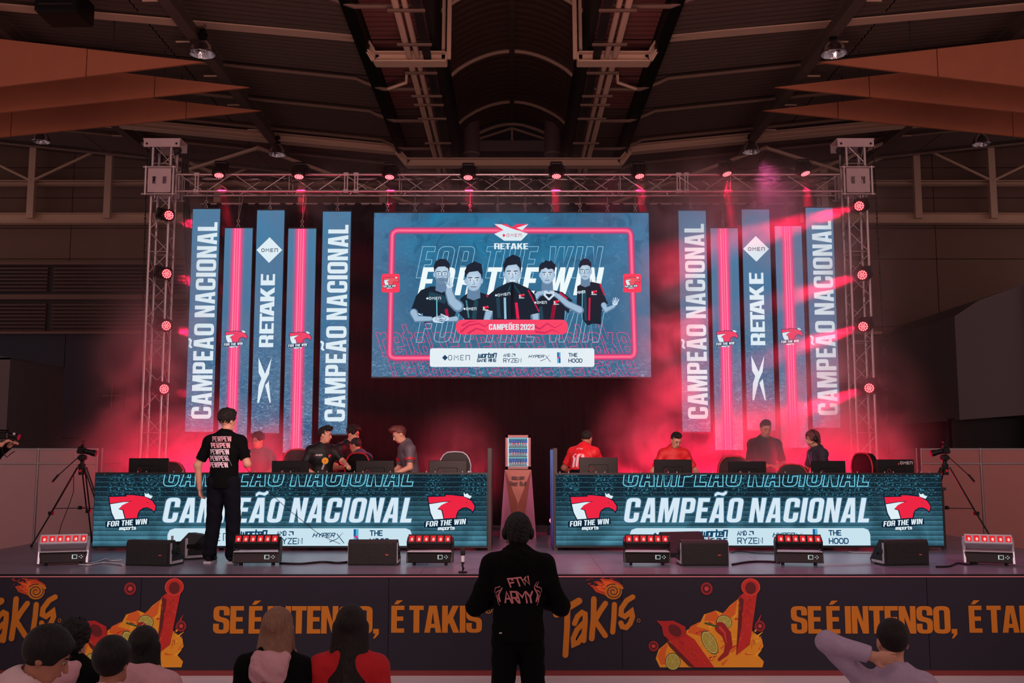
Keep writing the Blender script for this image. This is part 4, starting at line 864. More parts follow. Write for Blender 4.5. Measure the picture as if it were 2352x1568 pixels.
for x, sd in ((tl, 'left'), (tr, 'right')):
    t = truss('truss_tower', 'upright aluminium box truss tower at the %s end of the stage' % sd, 8.05-ST-.05, TW, TW, (x, YT, ST+.04), True, .42)
    b = MB(); b.box((0, 0, -.02), (.6, .6, .03)); b.box((0, 0, .1), (.36, .36, .16)); b.build('base_plate', m_plate, t)
    o = thing('sleeve_block', 'pale steel sleeve block riding the %s truss tower' % sd, 'truss block', (x, YT, zt+.02))
    for sy in (-1, 1):
        y = sy*.25; b = MB(); b.box((0, y, .15), (.42, .012, .15)); b.box((0, y, -.14), (.42, .012, .16)); b.box((-.17, y, .008), (.08, .012, .136)); b.box((.17, y, .008), (.08, .012, .136)); b.box((0, y, .008), (.12, .012, .136)); b.build('face_plate', m_plate, o)
        for z, x0 in ((.25, -.3), (-.25, -.32)): b = MB(); b.cyl((x0, y, z), (.3, y, z), .022, n=8); b.build('rail', m_truss, o)
        for sx2 in (-1, 1): b = MB(); b.cyl((sx2*.25, y, -.27), (sx2*.25, y, .27), .022, n=8); b.build('upright', m_truss, o)
    for sx2 in (-1, 1):
        for z in (-.2, .2):
            b = MB(); b.cyl((sx2*.17, -.22, z), (sx2*.17, -.16, z), .05, n=12); b.build('roller', m_black, o)
    h = thing('tower_head', 'wide pale head plate with pulley on top of the %s tower' % sd, 'truss block', (x, YT, 7.98))
    b = MB(); b.box((0, -.2, .04), (.66, .02, .14)); b.box((0, .2, .04), (.66, .02, .14)); b.box((0, 0, .12), (.68, .42, .02)); b.build('plate', m_plate, h)
    for s2 in (-1, 1):
        b = MB(); b.cyl((s2*.27, -.215, .03), (s2*.27, -.2, .03), .022, n=10); b.build('bolt', m_black, h)
        b = MB(); b.cyl((s2*.2, -.06, -.02), (s2*.2, .06, -.02), .08, n=16); b.build('pulley', m_dark, h)
    b = MB(); b.tube([(-.2, -.1, -.05), (-.24, -.12, -.35), (-.16, -.14, -.5), (-.14, -.14, -.7)], .03, 6); b.build('chain_bag', m_black, h)
tt = truss('truss_span', 'long horizontal aluminium box truss carrying the lights above the screens', tr-tl-.6, .31, .31, (tl+.3, YT, zt), False, .5)
for px in (455, 795, 818, 1552, 1570):
    x = at(px, 425, YT).x-(tl+.3)
    b = MB(); b.box((x, -.155, 0), (.02, .02, .31)); b.box((x+.05, -.155, 0), (.02, .02, .31)); b.box((x+.025, -.155, .155), (.09, .06, .06)); b.box((x+.025, -.155, -.155), (.09, .06, .06)); b.build('coupler', m_plate, tt)
random.seed(3)
for k in range(3):   # cable runs on the truss
    pts = []; L = tr-tl-1
    for i in range(61):
        x = tl+.6+L*i/60; pts.append((x, YT-.08+.07*k, zt+.11+.03*math.sin(i*1.3+k*2)+random.uniform(-.02, .02)-(.05 if i % 7 == k else 0)))
    b = MB(); b.tube(pts, .011, 5); o = b.build('power_cable', m_black)
    tag(o, 'black cable laid inside the horizontal truss, %s of the three' % ('front', 'middle', 'rear')[k], 'cable', 'cables laid in the horizontal truss')
for sd, x, X2 in (('left', 338, 318), ('right', 2006, 2043)):
    p, q = at(x, 338, YT), at(X2, 1045, YT); n = 90; b = MB()
    for i in range(n):
        a = p.lerp(q, i/n); c = p.lerp(q, (i+.8)/n); b.cyl(a, c, .017 if i % 2 else .012, n=5)
    o = b.build('hoist_chain', m_black); tag(o, 'black hoist chain hanging outside the %s truss tower' % sd, 'chain')
pts = [at(440, 345, 18.5), at(424, 352, 18.5), at(418, 380, 18.5), at(421, 440, 18.5), at(426, 600, 18.5), at(436, 720, 18.5)]
b = MB()
for dx in (0, .05, .1): b.tube([p+Vector((dx, 0, 0)) for p in pts], .022, 6)
tag(b.build('cable_loom', m_black), 'thick black cable loom dropping beside the left edge of the backdrop curtain', 'cable')
# hangers of the screens
def hanger(parent_lbl, px, ytop, ybot, group, lab, pair=False):
    p = at(px, ybot, YS+.04); zt2 = zt-.16; o = thing('hanging_chain', lab, 'chain', tuple(p), group=group)
    L = zt2-p.z
    if pair:
        for s2 in (-1, 1): b = MB(); b.cyl((0, 0, .12), (s2*.04+.03, .1, L+.1), .006, n=5); b.build('wire', m_alu, o)
    else:
        b = MB(); b.cyl((0, 0, .12), (0, .05, L+.1), .007, n=5); b.build('wire', m_alu, o)
    b = MB()
    for i in range(3): b.lathe([(.026, -.006), (.034, 0), (.026, .006), (.018, 0), (.026, -.006)], (0, 0, .02+i*.045), 8, R3(PI/2, 0, (i % 2)*PI/2))
    b.build('shackle', m_alu, o)
for o, quad, W, H in strip_objs:
    xa, xb, xc, xd, y0, y1 = quad; hanger('', (xa+xb)/2-1, 450, y0-3, 'chains holding the LED strips', 'steel hanger above the %s LED strip of the %s set' % (('first', 'second', 'middle', 'fourth', 'fifth')[strip_objs.index((o, quad, W, H)) % 5], 'left' if xa < 1176 else 'right'), y0 > 500)
for i in range(10): hanger('', 890+i*63.2, 455, 486, 'chains holding the main screen', 'short steel hanger above the main LED screen, %s from the left' % (['first', 'second', 'third', 'fourth', 'fifth', 'sixth', 'seventh', 'eighth', 'ninth', 'tenth'][i]))
# ------------------------------------------------------------------ moving-head lights
m_lens = mat('dark_lens', S(60, 10, 16), .2); e_led = emat('red_led', (1.0, .16, .18), 3.6); e_ring = emat('red_lens_glow', (.9, .012, .03), .55, 'NONE')
def moving_head(label, group, loc, d, mount):
    """d = beam direction, mount = direction from the light to what carries it"""
    o = thing('moving_head_light', label, 'stage light', tuple(loc), group=group); d = Vector(d).normalized(); mt = Vector(mount).normalized()
    q = d.to_track_quat('Z', 'Y').to_matrix(); r = .088
    b = MB(); b.lathe([(.0, -.15), (.06, -.15), (.085, -.12), (.1, -.05), (.108, .02), (.108, .05), (r, .055)], (0, 0, 0), 20, q)
    for k in range(8):
        t = k*PI/4; b.box(q @ Vector((.1*math.cos(t), .1*math.sin(t), -.06)), (.012, .012, .12), q)
    hd = b.build('head', m_black, o)
    b = MB(); b.lathe([(0, .05), (r, .05)], (0, 0, 0), 24, q); b.build('lens', e_ring, o)
    b = MB(); n6 = [(0, 0)]+[(.034*math.cos(t*PI/3), .034*math.sin(t*PI/3)) for t in range(6)]+[(.068*math.cos(t*PI/6), .068*math.sin(t*PI/6)) for t in range(12)]
    for x, y in n6: b.lathe([(.0, .062), (.009, .06), (.0135, .052)], q @ Vector((x, y, 0)), 8, q)
    b.build('led_cluster', e_led, o, kind=None)
    ax = d.cross(mt)
    if ax.length < .2: ax = Vector((1, 0, 0)).cross(mt)
    ax.normalize(); b = MB()
    for s2 in (-1, 1):
        b.bar(ax*s2*.125, ax*s2*.125+mt*.16, .03, .06, up=ax.cross(mt)); 
    b.bar(ax*.14+mt*.16, -ax*.14+mt*.16, .05, .04, up=mt); b.build('yoke', m_black, o)
    b = MB(); qq = mt.to_track_quat('Z', 'Y').to_matrix(); b.box(mt*.215, (.22, .18, .07), qq, bev=.015); b.build('base', m_black, o)
    b = MB(); b.lathe([(.028, -.01), (.034, 0), (.028, .01), (.022, 0), (.028, -.01)], mt*.255, 10, R3(PI/2)); b.build('clamp', m_alu, o)
    b = MB(); b.tube([ax*.1+mt*.22, ax*.17+mt*.14+Vector((0, 0, .04)), ax*.17+mt*.1-Vector((0, 0, .05)), ax*.12+mt*.26], .006, 5); b.build('cable', m_black, o)
    return o
def beam(loc, d, e, ang=9, off=.1):
    d = Vector(d).normalized(); p = Vector(loc)+d*off; light('SPOT', 'beam_light', tuple(p), e, RED, tuple(p+d), .085, ang, .25)
tops = [(503, 397, 70), (687, 400, 42), (895, 401, 42), (1075, 402, 42), (1278, 399, 42), (1468, 399, 80), (1668, 394, 90), (1848, 393, 90)]
dx = [.1, .03, 0, .02, 0, .12, .2, .22]; nm = ['first', 'second', 'third', 'fourth', 'fifth', 'sixth', 'seventh', 'eighth']
for i, (px, py, e) in enumerate(tops):
    p = at(px, py, YT-.3); d = Vector((dx[i], -.28, -1)); moving_head('black moving-head light with red lens on the horizontal truss, %s from the left' % nm[i], 'lights on the horizontal truss', p, d, (0, .35, 1) if 0 else (0, .5, .75))
    beam(p+Vector((0, .04, 0)), Vector((dx[i], .42, -1)), e*65)
sl = [(386, 495), (381, 629), (380, 748), (375, 893)]; srr = [(1974, 473), (1981, 631), (1983, 749), (1997, 890)]
hh = ['topmost', 'second from the top', 'third from the top', 'lowest']
for i, (px, py) in enumerate(sl):
    p = at(px, py, YT-.32); moving_head('black moving-head light with red lens on the left truss tower, %s' % hh[i], 'lights on the left truss tower', p, (.55, -.75, -.05), (-.6, .5, .3)); beam(p+Vector((.03, .22, -.02)), (1, .12, -.2), 5200, 13)
for i, (px, py) in enumerate(srr):
    p = at(px, py, YT-.42); moving_head('black moving-head light with red lens on the right truss tower, %s' % hh[i], 'lights on the right truss tower', p, (-.4, -.9, -.2), (.55, .6, .4)); beam(p, (-1, -.12, -.32), 6500, 14)
# ------------------------------------------------------------------ LED floor bars, wedges, microphone
m_silver = mat('silver_case', S(190, 186, 196), .35, .4); e_pix = emat('red_pixel', (1.0, .03, .04), .75); e_pix2 = emat('hot_pixel', (1.0, .25, .22), 2.2, 'NONE')
m_disp = emat('display_marks', S(200, 215, 215), .9, 'NONE')
def floor_bar(px, yaw, label, m, m2):
    p = onz(px, 1298, ST); k = .5; o = thing('led_floor_bar', label, 'stage light', (p.x, p.y+.05, ST), yaw)
    b = MB(); b.box((0, 0, .095), (.52, .15, .13), bev=.008); b.build('base', m2, o)
    b = MB(); b.box((0, -.02, .166), (.52, .17, .012)); b.build('top_plate', m_silver, o)
    for s2 in (-1, 1):
        b = MB(); b.prism([(-.09, .03), (.08, .03), (.1, .16), (.13, .26), (.04, .33), (-.06, .28), (-.05, .17)], s2*.265-.012, s2*.265+.012, 'yz'); b.build('side_arm', m, o)
        for y in (-.05, .05):
            b = MB(); b.cyl((s2*.19, y, 0), (s2*.19, y, .035), .014, n=8); b.build('foot', m_black, o)
    hd = MB(); r = R3(-.62); c = Vector((0, -.02, .275)); hd.box(c, (.52, .12, .13), r, bev=.01); h = hd.build('head', m, o)
    f = r @ Vector((0, -1, 0)); u = r @ Vector((0, 0, 1)); mb = MB(); mb.box(c+f*.062, (.515, .006, .125), r); mb.build('bezel', m_silver if m is m_silver else m_black, h)
    for i in range(6):
        x = -.215+i*.086; b = MB(); b.box(c+f*.067+Vector((x, 0, 0))+u*.002, (.062, .008, .08), r, bev=.004); b.build('lens', e_pix, h)
        b = MB(); b.ell(c+f*.071+Vector((x+.004, 0, 0))-u*.008, (.014, .004, .022), 8, 5, r); b.build('led', e_pix2, h)
    b = MB()
    for dx2, dz, w_, h_ in ((.1, .1, .006, .05), (.13, .122, .05, .005), (.13, .078, .05, .005), (.106, .1, .005, .045), (.153, .1, .005, .045), (.18, .1, .01, .01), (.2, .115, .01, .01), (.2, .085, .01, .01), (.215, .1, .01, .01)):
        b.box((dx2, -.077, dz), (w_, .003, h_))
    b.build('control_panel', m_disp, o); return o
floor_bar(141, .32, 'silver LED floor bar with six red cells, leftmost on the stage edge', m_silver, m_dark)
floor_bar(588, .06, 'black LED floor bar with six red cells beside the shoes of the man on stage', m_black, m_dark)
floor_bar(987, -.02, 'black LED floor bar with six red cells beside the microphone on the stage edge', m_black, m_black)
floor_bar(1487, -.06, 'black LED floor bar with six red cells left of the double wedge speakers', m_black, m_black)
floor_bar(1838, -.14, 'black LED floor bar with six red cells, fifth from the left on the stage edge', m_black, m_dark)
floor_bar(2276, -.34, 'silver LED floor bar with six red cells, rightmost on the stage edge', m_silver, m_dark)
m_spk = mat('speaker_paint', S(11, 12, 14), .6, bump=.3, scale=60); m_gril = mat('speaker_grille', S(9, 9, 11), .7, bump=.6, scale=120)
def wedge(px, py, w_, yaw, label, back=False):
    p = onz(px, py, ST); o = thing('wedge_speaker', label, 'speaker', (p.x, p.y, ST), yaw); h = .27
    prof = [(0, 0), (.34, 0), (.36, .06), (.12, .30), (.03, .30), (0, .27)]
    if back: prof = [(-y+.36, z) for y, z in prof]
    b = MB(); b.prism(prof, -w_/2, w_/2, 'yz'); b.build('cabinet', m_spk, o)
    b = MB(); b.box((0, -.006 if not back else .37, .14), (w_-.04, .012, .24)); b.build('grille', m_gril, o)
    for s2 in (-1, 1):
        b = MB(); b.box((s2*(w_/2+.006), .1, .17), (.012, .14, .05), bev=.004); b.build('handle', m_black, o)
        b = MB(); b.box((s2*(w_/2+.003), .17, .04), (.01, .28, .03)); b.box((s2*(w_/2+.003), .03, .15), (.01, .03, .24)); b.build('edge_rail', m_silver, o)
        b = MB(); b.cyl((s2*(w_/2), .2, .16), (s2*(w_/2+.01), .2, .16), .045, n=14); b.build('socket', m_black, o)
    if not back:
        b = MB(); b.box((w_*.3, -.014, .13), (.035, .003, .012)); b.build('badge', mat('red_badge', S(190, 70, 60), .5), o)
wedge(338, 1300, .56, -.18, 'black wedge speaker facing the audience near the left end of the stage')
wedge(855, 1299, .58, -.03, 'black wedge speaker between the two black floor bars left of centre')
wedge(1620, 1300, .56, .03, 'black wedge speaker at the front of the double pair right of centre')
wedge(2084, 1299, .56, .14, 'black wedge speaker below the right end of the right desk')
wedge(405, 1283, .5, -.9, 'black wedge speaker turned sideways with red-lit flank, behind the leftmost speaker', True)
wedge(1585, 1279, .56, .25, 'black wedge speaker standing behind the front speaker of the pair right of centre', True)
p = onz(1067, 1305, ST); p.y = SY0+.12
o = thing('microphone_stand', 'short stand holding the white-banded microphone at the stage edge', 'microphone stand', (p.x, p.y, ST))
b = MB(); b.cyl((0, 0, 0), (0, 0, .015), .05, n=18); b.build('base', m_black, o)
b = MB(); b.cyl((0, 0, 0), (0, 0, .12), .008, n=8); b.tube([(0, 0, .02), (.015, 0, .05), (-.012, 0, .08), (.01, 0, .11)], .007, 5); b.build('gooseneck', m_black, o)
b = MB(); b.cyl((0, 0, .1), (0, 0, .14), .018, n=10); b.build('clip', m_black, o)
o = thing('microphone', 'dark vocal microphone with a white band standing upright at the stage edge', 'microphone', (p.x, p.y, ST+.12))
b = MB(); b.cyl((0, 0, 0), (0, 0, .07), .018, .022, n=14); b.build('body', mat('white_band', S(205, 200, 205), .4), o)
b = MB(); b.lathe([(.022, .07), (.027, .075), (.028, .13), (.022, .15), (0, .156)], n=16); b.build('head', m_gril, o)
b = MB(); b.cyl((0, 0, -.02), (0, 0, 0), .012, n=10); b.build('plug', m_black, o)
def cable(name, label, pts, r=.009, m=m_black, z=None):
    q = []
    pts = [Vector(p) for p in pts]
    for i in range(len(pts)-1):
        p0, p1, p2, p3 = pts[max(i-1, 0)], pts[i], pts[i+1], pts[min(i+2, len(pts)-1)]
        for t in (0, .2, .4, .6, .8): q.append(.5*((2*p1)+(p2-p0)*t+(2*p0-5*p1+4*p2-p3)*t*t+(3*p1-p0-3*p2+p3)*t**3))
    q.append(pts[-1]); b = MB(); b.tube(q, r, 6); return tag(b.build(name, m), label, 'cable')
D = lambda px, py: onz(px, py, ST+.011)
cable('power_cable', 'grey cable snaking between the leftmost floor bar and the leftmost wedge speaker', [D(182, 1296), D(205, 1297), D(235, 1292), D(262, 1294), D(282, 1297)], .011, m_silver)
cable('power_cable', 'thin grey cable looping on the deck beside the leftmost wedge speaker', [D(200, 1294), D(225, 1289), D(244, 1283), D(252, 1287), D(280, 1286)], .008, m_silver)
cable('power_cable', 'black cable bundle running from the second floor bar to the middle wedge speaker', [D(642, 1293), D(690, 1294), D(740, 1290), D(775, 1292), D(800, 1290)], .013)
cable('power_cable', 'black cable between the speaker pair and the fifth floor bar', [D(1682, 1296), D(1720, 1290), D(1760, 1289), D(1792, 1291)], .013)
cable('power_cable', 'thin dark cable lying across the deck right of the speaker pair', [D(1680, 1268), D(1700, 1265), D(1740, 1270), D(1790, 1271)], .006)
cable('power_cable', 'thin pale cable lying on the deck left of the rightmost wedge speaker', [D(1885, 1297), D(1950, 1296), D(2005, 1293), D(2015, 1286), D(2010, 1270), D(1960, 1268), D(1950, 1266)], .006, m_silver)
cable('power_cable', 'black cable bundle from the rightmost wedge speaker to the rightmost floor bar', [D(2150, 1301), D(2180, 1300), D(2200, 1293), D(2225, 1296), D(2245, 1292)], .012)
q = at(580, 1095, 12.1); cable('thin_wire', 'thin wire slanting down from the man on stage toward the middle wedge speaker', [at(560, 1070, 11.9), at(640, 1150, 12.6), at(700, 1200, 12.9), at(740, 1230, 13.0), D(800, 1256)], .0035)
# ------------------------------------------------------------------ desks, monitors, chairs behind the LED fronts
m_table = mat('dark_table', S(28, 26, 30), .5); ZT = ST+.86
for sd, xa, xb in (('left', 230, 1108), ('right', 1290, 2155)):
    x0, x1 = px_(xa, 14.4), px_(xb, 14.4); o = thing('long_table', 'dark long table behind the %s LED desk' % sd, 'table', ((x0+x1)/2, 14.5, ST)); L = x1-x0
    b = MB(); b.box((0, 0, .83), (L, .7, .04)); b.build('tabletop', m_table, o)
    for x in (-L/2+.05, -L/6, L/6, L/2-.05):
        for y in (-.3, .3): b = MB(); b.box((x, y, .405), (.05, .05, .81)); b.build('leg', m_table, o)
m_mon = mat('monitor_plastic', S(7, 7, 9), .4, spec=.3)
mons = [(297, 388, 1052, .3, 'leftmost'), (625, 710, 1058, .1, 'in front of the tall player with a microphone'), (818, 906, 1057, 0, 'third from the left, beside the bending player'), (985, 1073, 1057, 0, 'before the empty chair at the left desk'),
        (1330, 1418, 1050, 0, 'before the player in the numbered red shirt'), (1502, 1589, 1055, 0, 'before the seated player in the plain red shirt'), (1672, 1759, 1059, 0, 'before the standing man in the red smoke'), (1862, 1941, 1058, 0, 'before the man with headphones'), (2013, 2098, 1055, 0, 'rightmost, printed with a small white word')]
for i, (xa, xb, y, rz, lab) in enumerate(mons):
    Y = 14.42; p0, p1 = at(xa, y, Y), at(xb, y, Y); W = p1.x-p0.x; z1 = p0.z; o = thing('monitor', 'black monitor seen from behind, '+lab, 'monitor', ((p0.x+p1.x)/2, Y, ZT-.01), group='monitors on the desks')
    H = .33; zc = z1-ZT-H/2+.01
    b = MB(); b.box((0, 0, zc), (W, .03, H), bev=.006); b.box((0, -.02, zc-.02), (W*.5, .014, H*.5), bev=.006); b.build('case', m_mon, o)
    b = MB(); b.add([(-W/2+.01, .0165, zc-H/2+.01), (W/2-.01, .0165, zc-H/2+.01), (W/2-.01, .0165, zc+H/2-.01), (-W/2+.01, .0165, zc+H/2-.01)], [(3, 2, 1, 0)]); b.build('screen', emat('monitor_light', (.25, .3, .38), .5, 'NONE'), o)
    b = MB(); b.box((0, -.03, zc*.5), (.05, .02, zc+.04)); b.build('stand', m_mon, o)
    b = MB(); b.box((0, .0, .008), (.24, .2, .016), bev=.004); b.build('foot', m_mon, o)
    b = MB(); b.poly = None
    a = Art(lambda x, y: (x, -.041, zc+y), (0, -1, 0), base=.001); rd = S(120, 20, 28)
    a.ring([(-W*.2, .03), (-W*.2+.03, .0), (-W*.2, -.03), (-W*.2-.03, 0)], .006, rd, 0)
    for k in (-1, 1): a.stroke([(-W*.2, .03*k), (-W*.2+.03*k, .0)], .006, rd, 0)
    if i == 8:
        a.map = lambda x, y: (x, -.0165, zc+y); a.thin('OMEN_', .07, .1, .17, -.035, .007, S(220, 220, 225), 0, gap=.5); a.poly([(.045, .117), (.058, .102), (.045, .087), (.032, .102)], S(230, 30, 50), 0)
    a.build('emblem', m_ink, o)
m_lea = mat('black_leather', S(9, 9, 11), .45, spec=.3); m_redl = mat('red_leather', S(190, 20, 36), .45)
def chair(px, ytop, Y, rz, label, m2=m_redl):
    p = at(px, ytop, Y); zt2 = p.z-ST; o = thing('gaming_chair', label, 'chair', (p.x, Y, ST), rz, 'gaming chairs behind the desks'); zt2 = max(zt2, 1.0)
    b = MB(); b.box((0, 0, .47), (.5, .5, .12), bev=.04); b.build('seat', m_lea, o)
    poly = [(-.18, .5), (.18, .5), (.21, .8), (.25, zt2-.22), (.225, zt2-.12), (.18, zt2-.05), (.12, zt2-.01), (0, zt2), (-.12, zt2-.01), (-.18, zt2-.05), (-.225, zt2-.12), (-.25, zt2-.22), (-.21, .8)]
    b = MB(); b.prism(poly, -.27, -.17); b.build('backrest', m_lea, o)
    for s2 in (-1, 1):
        q = [(s2*.17, .55), (s2*.22, .85), (s2*.25, zt2-.3), (s2*.2, zt2-.3), (s2*.17, .85), (s2*.13, .55)]
        b = MB(); b.prism(q, -.28, -.16); b.build('side_bolster', m2, o)
        b = MB(); b.box((s2*.3, .02, .68), (.08, .28, .035), bev=.012); b.box((s2*.3, 0, .57), (.03, .05, .2)); b.build('armrest', m_lea, o)
    b = MB(); b.tube([(x, -.16, z) for x, z in poly[2:13]], .012, 6); b.build('piping', m2, o)
    b = MB(); b.cyl((0, 0, .1), (0, 0, .42), .03, n=10); b.build('gas_lift', m_black, o)
    for k in range(5):
        t = k*2*PI/5; c = Vector((math.cos(t)*.3, math.sin(t)*.3, .08)); b = MB(); b.bar((0, 0, .12), c, .05, .03); b.cyl(c+Vector((-.015, 0, -.045)), c+Vector((.015, 0, -.045)), .03, n=10); b.build('caster_leg', m_black, o)
chair(680, 1031, 15.6, PI, 'black gaming chair with red piping left of the tall player'); chair(806, 1040, 15.15, 2.6, 'black and red gaming chair turned sideways among the three huddled players')
chair(1044, 1037, 15.6, PI, 'empty dark gaming chair behind the inner end of the left desk', m_silver); chair(1958, 1040, 15.3, 1.9, 'black and red gaming chair turned sideways beside the man with headphones')
chair(1690, 1047, 15.8, PI, 'gaming chair half hidden in red smoke left of the standing man'); chair(380, 1060, 15.6, PI, 'gaming chair behind the left desk between the leftmost monitor and the man on stage')
chair(1812, 1066, 15.1, 2.6, 'black gaming chair with red trim right of the standing man in the smoke')
# ------------------------------------------------------------------ drinks cooler on its pillar
p = onz(1190, 1236, ST); X0, Y0 = p.x, p.y; sc_ = at(1218, 1040, Y0).x-at(1160, 1040, Y0).x
zf0, zf1 = at(1190, 1077, Y0).z-ST, at(1190, 999, Y0).z-ST
o = thing('cooler_pedestal', 'tall tapering metallic pedestal with a dark two-animal emblem between the LED desks', 'pedestal', (X0, Y0, ST)); hw, hb = sc_/2+.01, sc_/2+.085
m_ped = mat('pinkish_metal', S(140, 70, 104), .45, .2); m_ped2 = mat('copper_metal', S(138, 70, 58), .45, .2)
b = MB(); z1 = zf0-.01; v = [(-hb, 0, 0), (hb, 0, 0), (hb, .4, 0), (-hb, .4, 0), (-hw, 0, z1), (hw, 0, z1), (hw, .4, z1), (-hw, .4, z1)]
b.add(v, [(0, 1, 5, 4), (1, 2, 6, 5), (2, 3, 7, 6), (3, 0, 4, 7), (4, 5, 6, 7), (3, 2, 1, 0)]); b.build('body', m_ped, o)
b = MB(); b.add([(-hw+.003, -.006, z1), (hw-.003, -.006, z1), (.05, -.05, .0), (-.05, -.05, .0), (0, -.055, z1*.5)], [(3, 2, 4), (2, 1, 4), (1, 0, 4), (0, 3, 4)]); b.build('front_facet', m_ped2, o)
a = Art(lambda x, y: (x, -.05, y), (0, -1, 0), base=.004); dk = S(70, 40, 44)
zb = z1-.13
for s2 in (-1, 1): a.poly([(s2*.01, zb), (s2*.04, zb+.03), (s2*.075, zb+.025), (s2*.1, zb+.035), (s2*.095, zb+.015), (s2*.11, zb+.01), (s2*.09, zb), (s2*.1, zb-.02), (s2*.07, zb-.015), (s2*.05, zb-.03), (s2*.03, zb-.02)], dk, 0)
a.ell(0, zb, .028, .028, S(120, 70, 50), 1); a.thin('Red Bull', -.125, zb-.115, .25, -.058, .011, dk, 0, gap=.3); a.build('emblem', m_ink, o)
o = thing('drinks_cooler', 'small pink-framed glass-door cooler glowing white, standing on the pedestal', 'cooler', (X0, Y0, ST+zf0)); w_ = sc_; h = zf1-zf0
m_fr = mat('pink_frame', S(136, 84, 88), .4, .2)
b = MB(); b.box((0, .4, h/2), (w_, .01, h)); b.box((-w_/2+.01, .2, h/2), (.02, .4, h)); b.box((w_/2-.01, .2, h/2), (.02, .4, h)); b.box((0, .2, .01), (w_, .4, .02)); b.box((0, .2, h-.01), (w_, .4, .02)); b.build('cabinet', m_fr, o)
fr = MB(); t = .04; fr.box((-w_/2+t/2, -.01, h/2), (t, .03, h)); fr.box((w_/2-t/2, -.01, h/2), (t, .03, h)); fr.box((0, -.01, t/2), (w_, .03, t)); fr.box((0, -.01, h-t/2), (w_, .03, t)); fr.build('door_frame', m_fr, o)
b = MB(); b.add([(-w_/2+.02, .39, .02), (w_/2-.02, .39, .02), (w_/2-.02, .39, h-.02), (-w_/2+.02, .39, h-.02)], [(0, 1, 2, 3)]); b.build('light_panel', emat('cooler_light', S(150, 230, 245), .55), o)
for s2 in (-1, 1): b = MB(); b.box((s2*(w_/2-.045), .03, h/2), (.008, .01, h-.1)); b.build('led_strip', emat('cooler_strip', S(190, 250, 255), 2.4), o)
hz = (h-2*t)/3
for k in range(1, 3): b = MB(); b.box((0, .2, t+hz*k), (w_-.05, .34, .008)); b.build('shelf', m_mon, o)
m_can = mat('blue_silver_can', S(60, 96, 170), .3, .5); m_can2 = mat('silver_can', S(190, 215, 230), .3, .6); m_can3 = mat('can_red_mark', S(210, 40, 60), .4)
cw = (w_-.1)/8; first = None
for k in range(3):
    for i in range(8):
        zz = t+hz*k+.006; hc = hz-.03
        if first is None:
            c = first = thing('drink_can', 'slim blue and silver drink can with a red mark in the lit cooler', 'can', (0, 0, 0), group='cans in the cooler'); r = cw*.46
            b = MB(); b.lathe([(r*.8, 0), (r, .006), (r, hc*.5)], n=12); b.build('lower_half', m_can2, c)
            b = MB(); b.lathe([(r, hc*.5), (r, hc-.012), (r*.8, hc), (0, hc)], n=12); b.build('upper_half', m_can, c)
            b = MB(); b.box((.003, -r, hc*.45), (r*.9, .004, .02), R3(0, .5)); b.build('red_mark', m_can3, c)
        else: c = copy_tree(first)
        c['label'] = 'slim blue and silver drink can, %s on the %s shelf' % (nm[i]+' from the left', ('bottom', 'middle', 'top')[k])
        c.location = (X0-w_/2+.05+cw*(i+.5), Y0+.07, ST+zf0+zz); c.rotation_euler = (0, 0, random.uniform(-.9, .9))
# small red lamp behind the right end board
p = at(1266, 1195, 16.6); o = thing('red_uplight_fixture', 'small red glowing fixture on the deck beside the right end board', 'stage light', (p.x, p.y, ST))
b = MB(); b.box((0, 0, .05), (.12, .1, .1), bev=.01); b.cyl((0, 0, .1), (0, 0, p.z-ST-.05), .01, n=6); b.build('base', m_black, o); b = MB(); b.ell((0, 0, p.z-ST), (.03, .03, .04), 10, 6); b.build('lens', e_led, o)
for i, (x, y) in enumerate(((-5.6, 17.5), (-4.3, 17.4), (-2.7, 17.4), (-.9, 17.5), (2.2, 17.4), (3.5, 17.4), (4.8, 17.4), (6.2, 17.5), (-4.05, 15.25), (4.0, 15.3))):  # last two fixtures are added to go with the extra smoke spots
    o = thing('red_uplight_fixture', 'black red-lensed uplight on the deck behind the desks', 'stage light', (x, y, ST), group='uplights behind the desks')
    b = MB(); b.box((0, 0, .05), (.2, .16, .1), bev=.01); b.build('base', m_black, o); b = MB(); b.cyl((0, 0, .1), (0, 0, .17), .07, n=14); b.build('head', m_black, o); b = MB(); b.lathe([(0, .173), (.06, .173)], n=14); b.build('lens', e_ring, o)
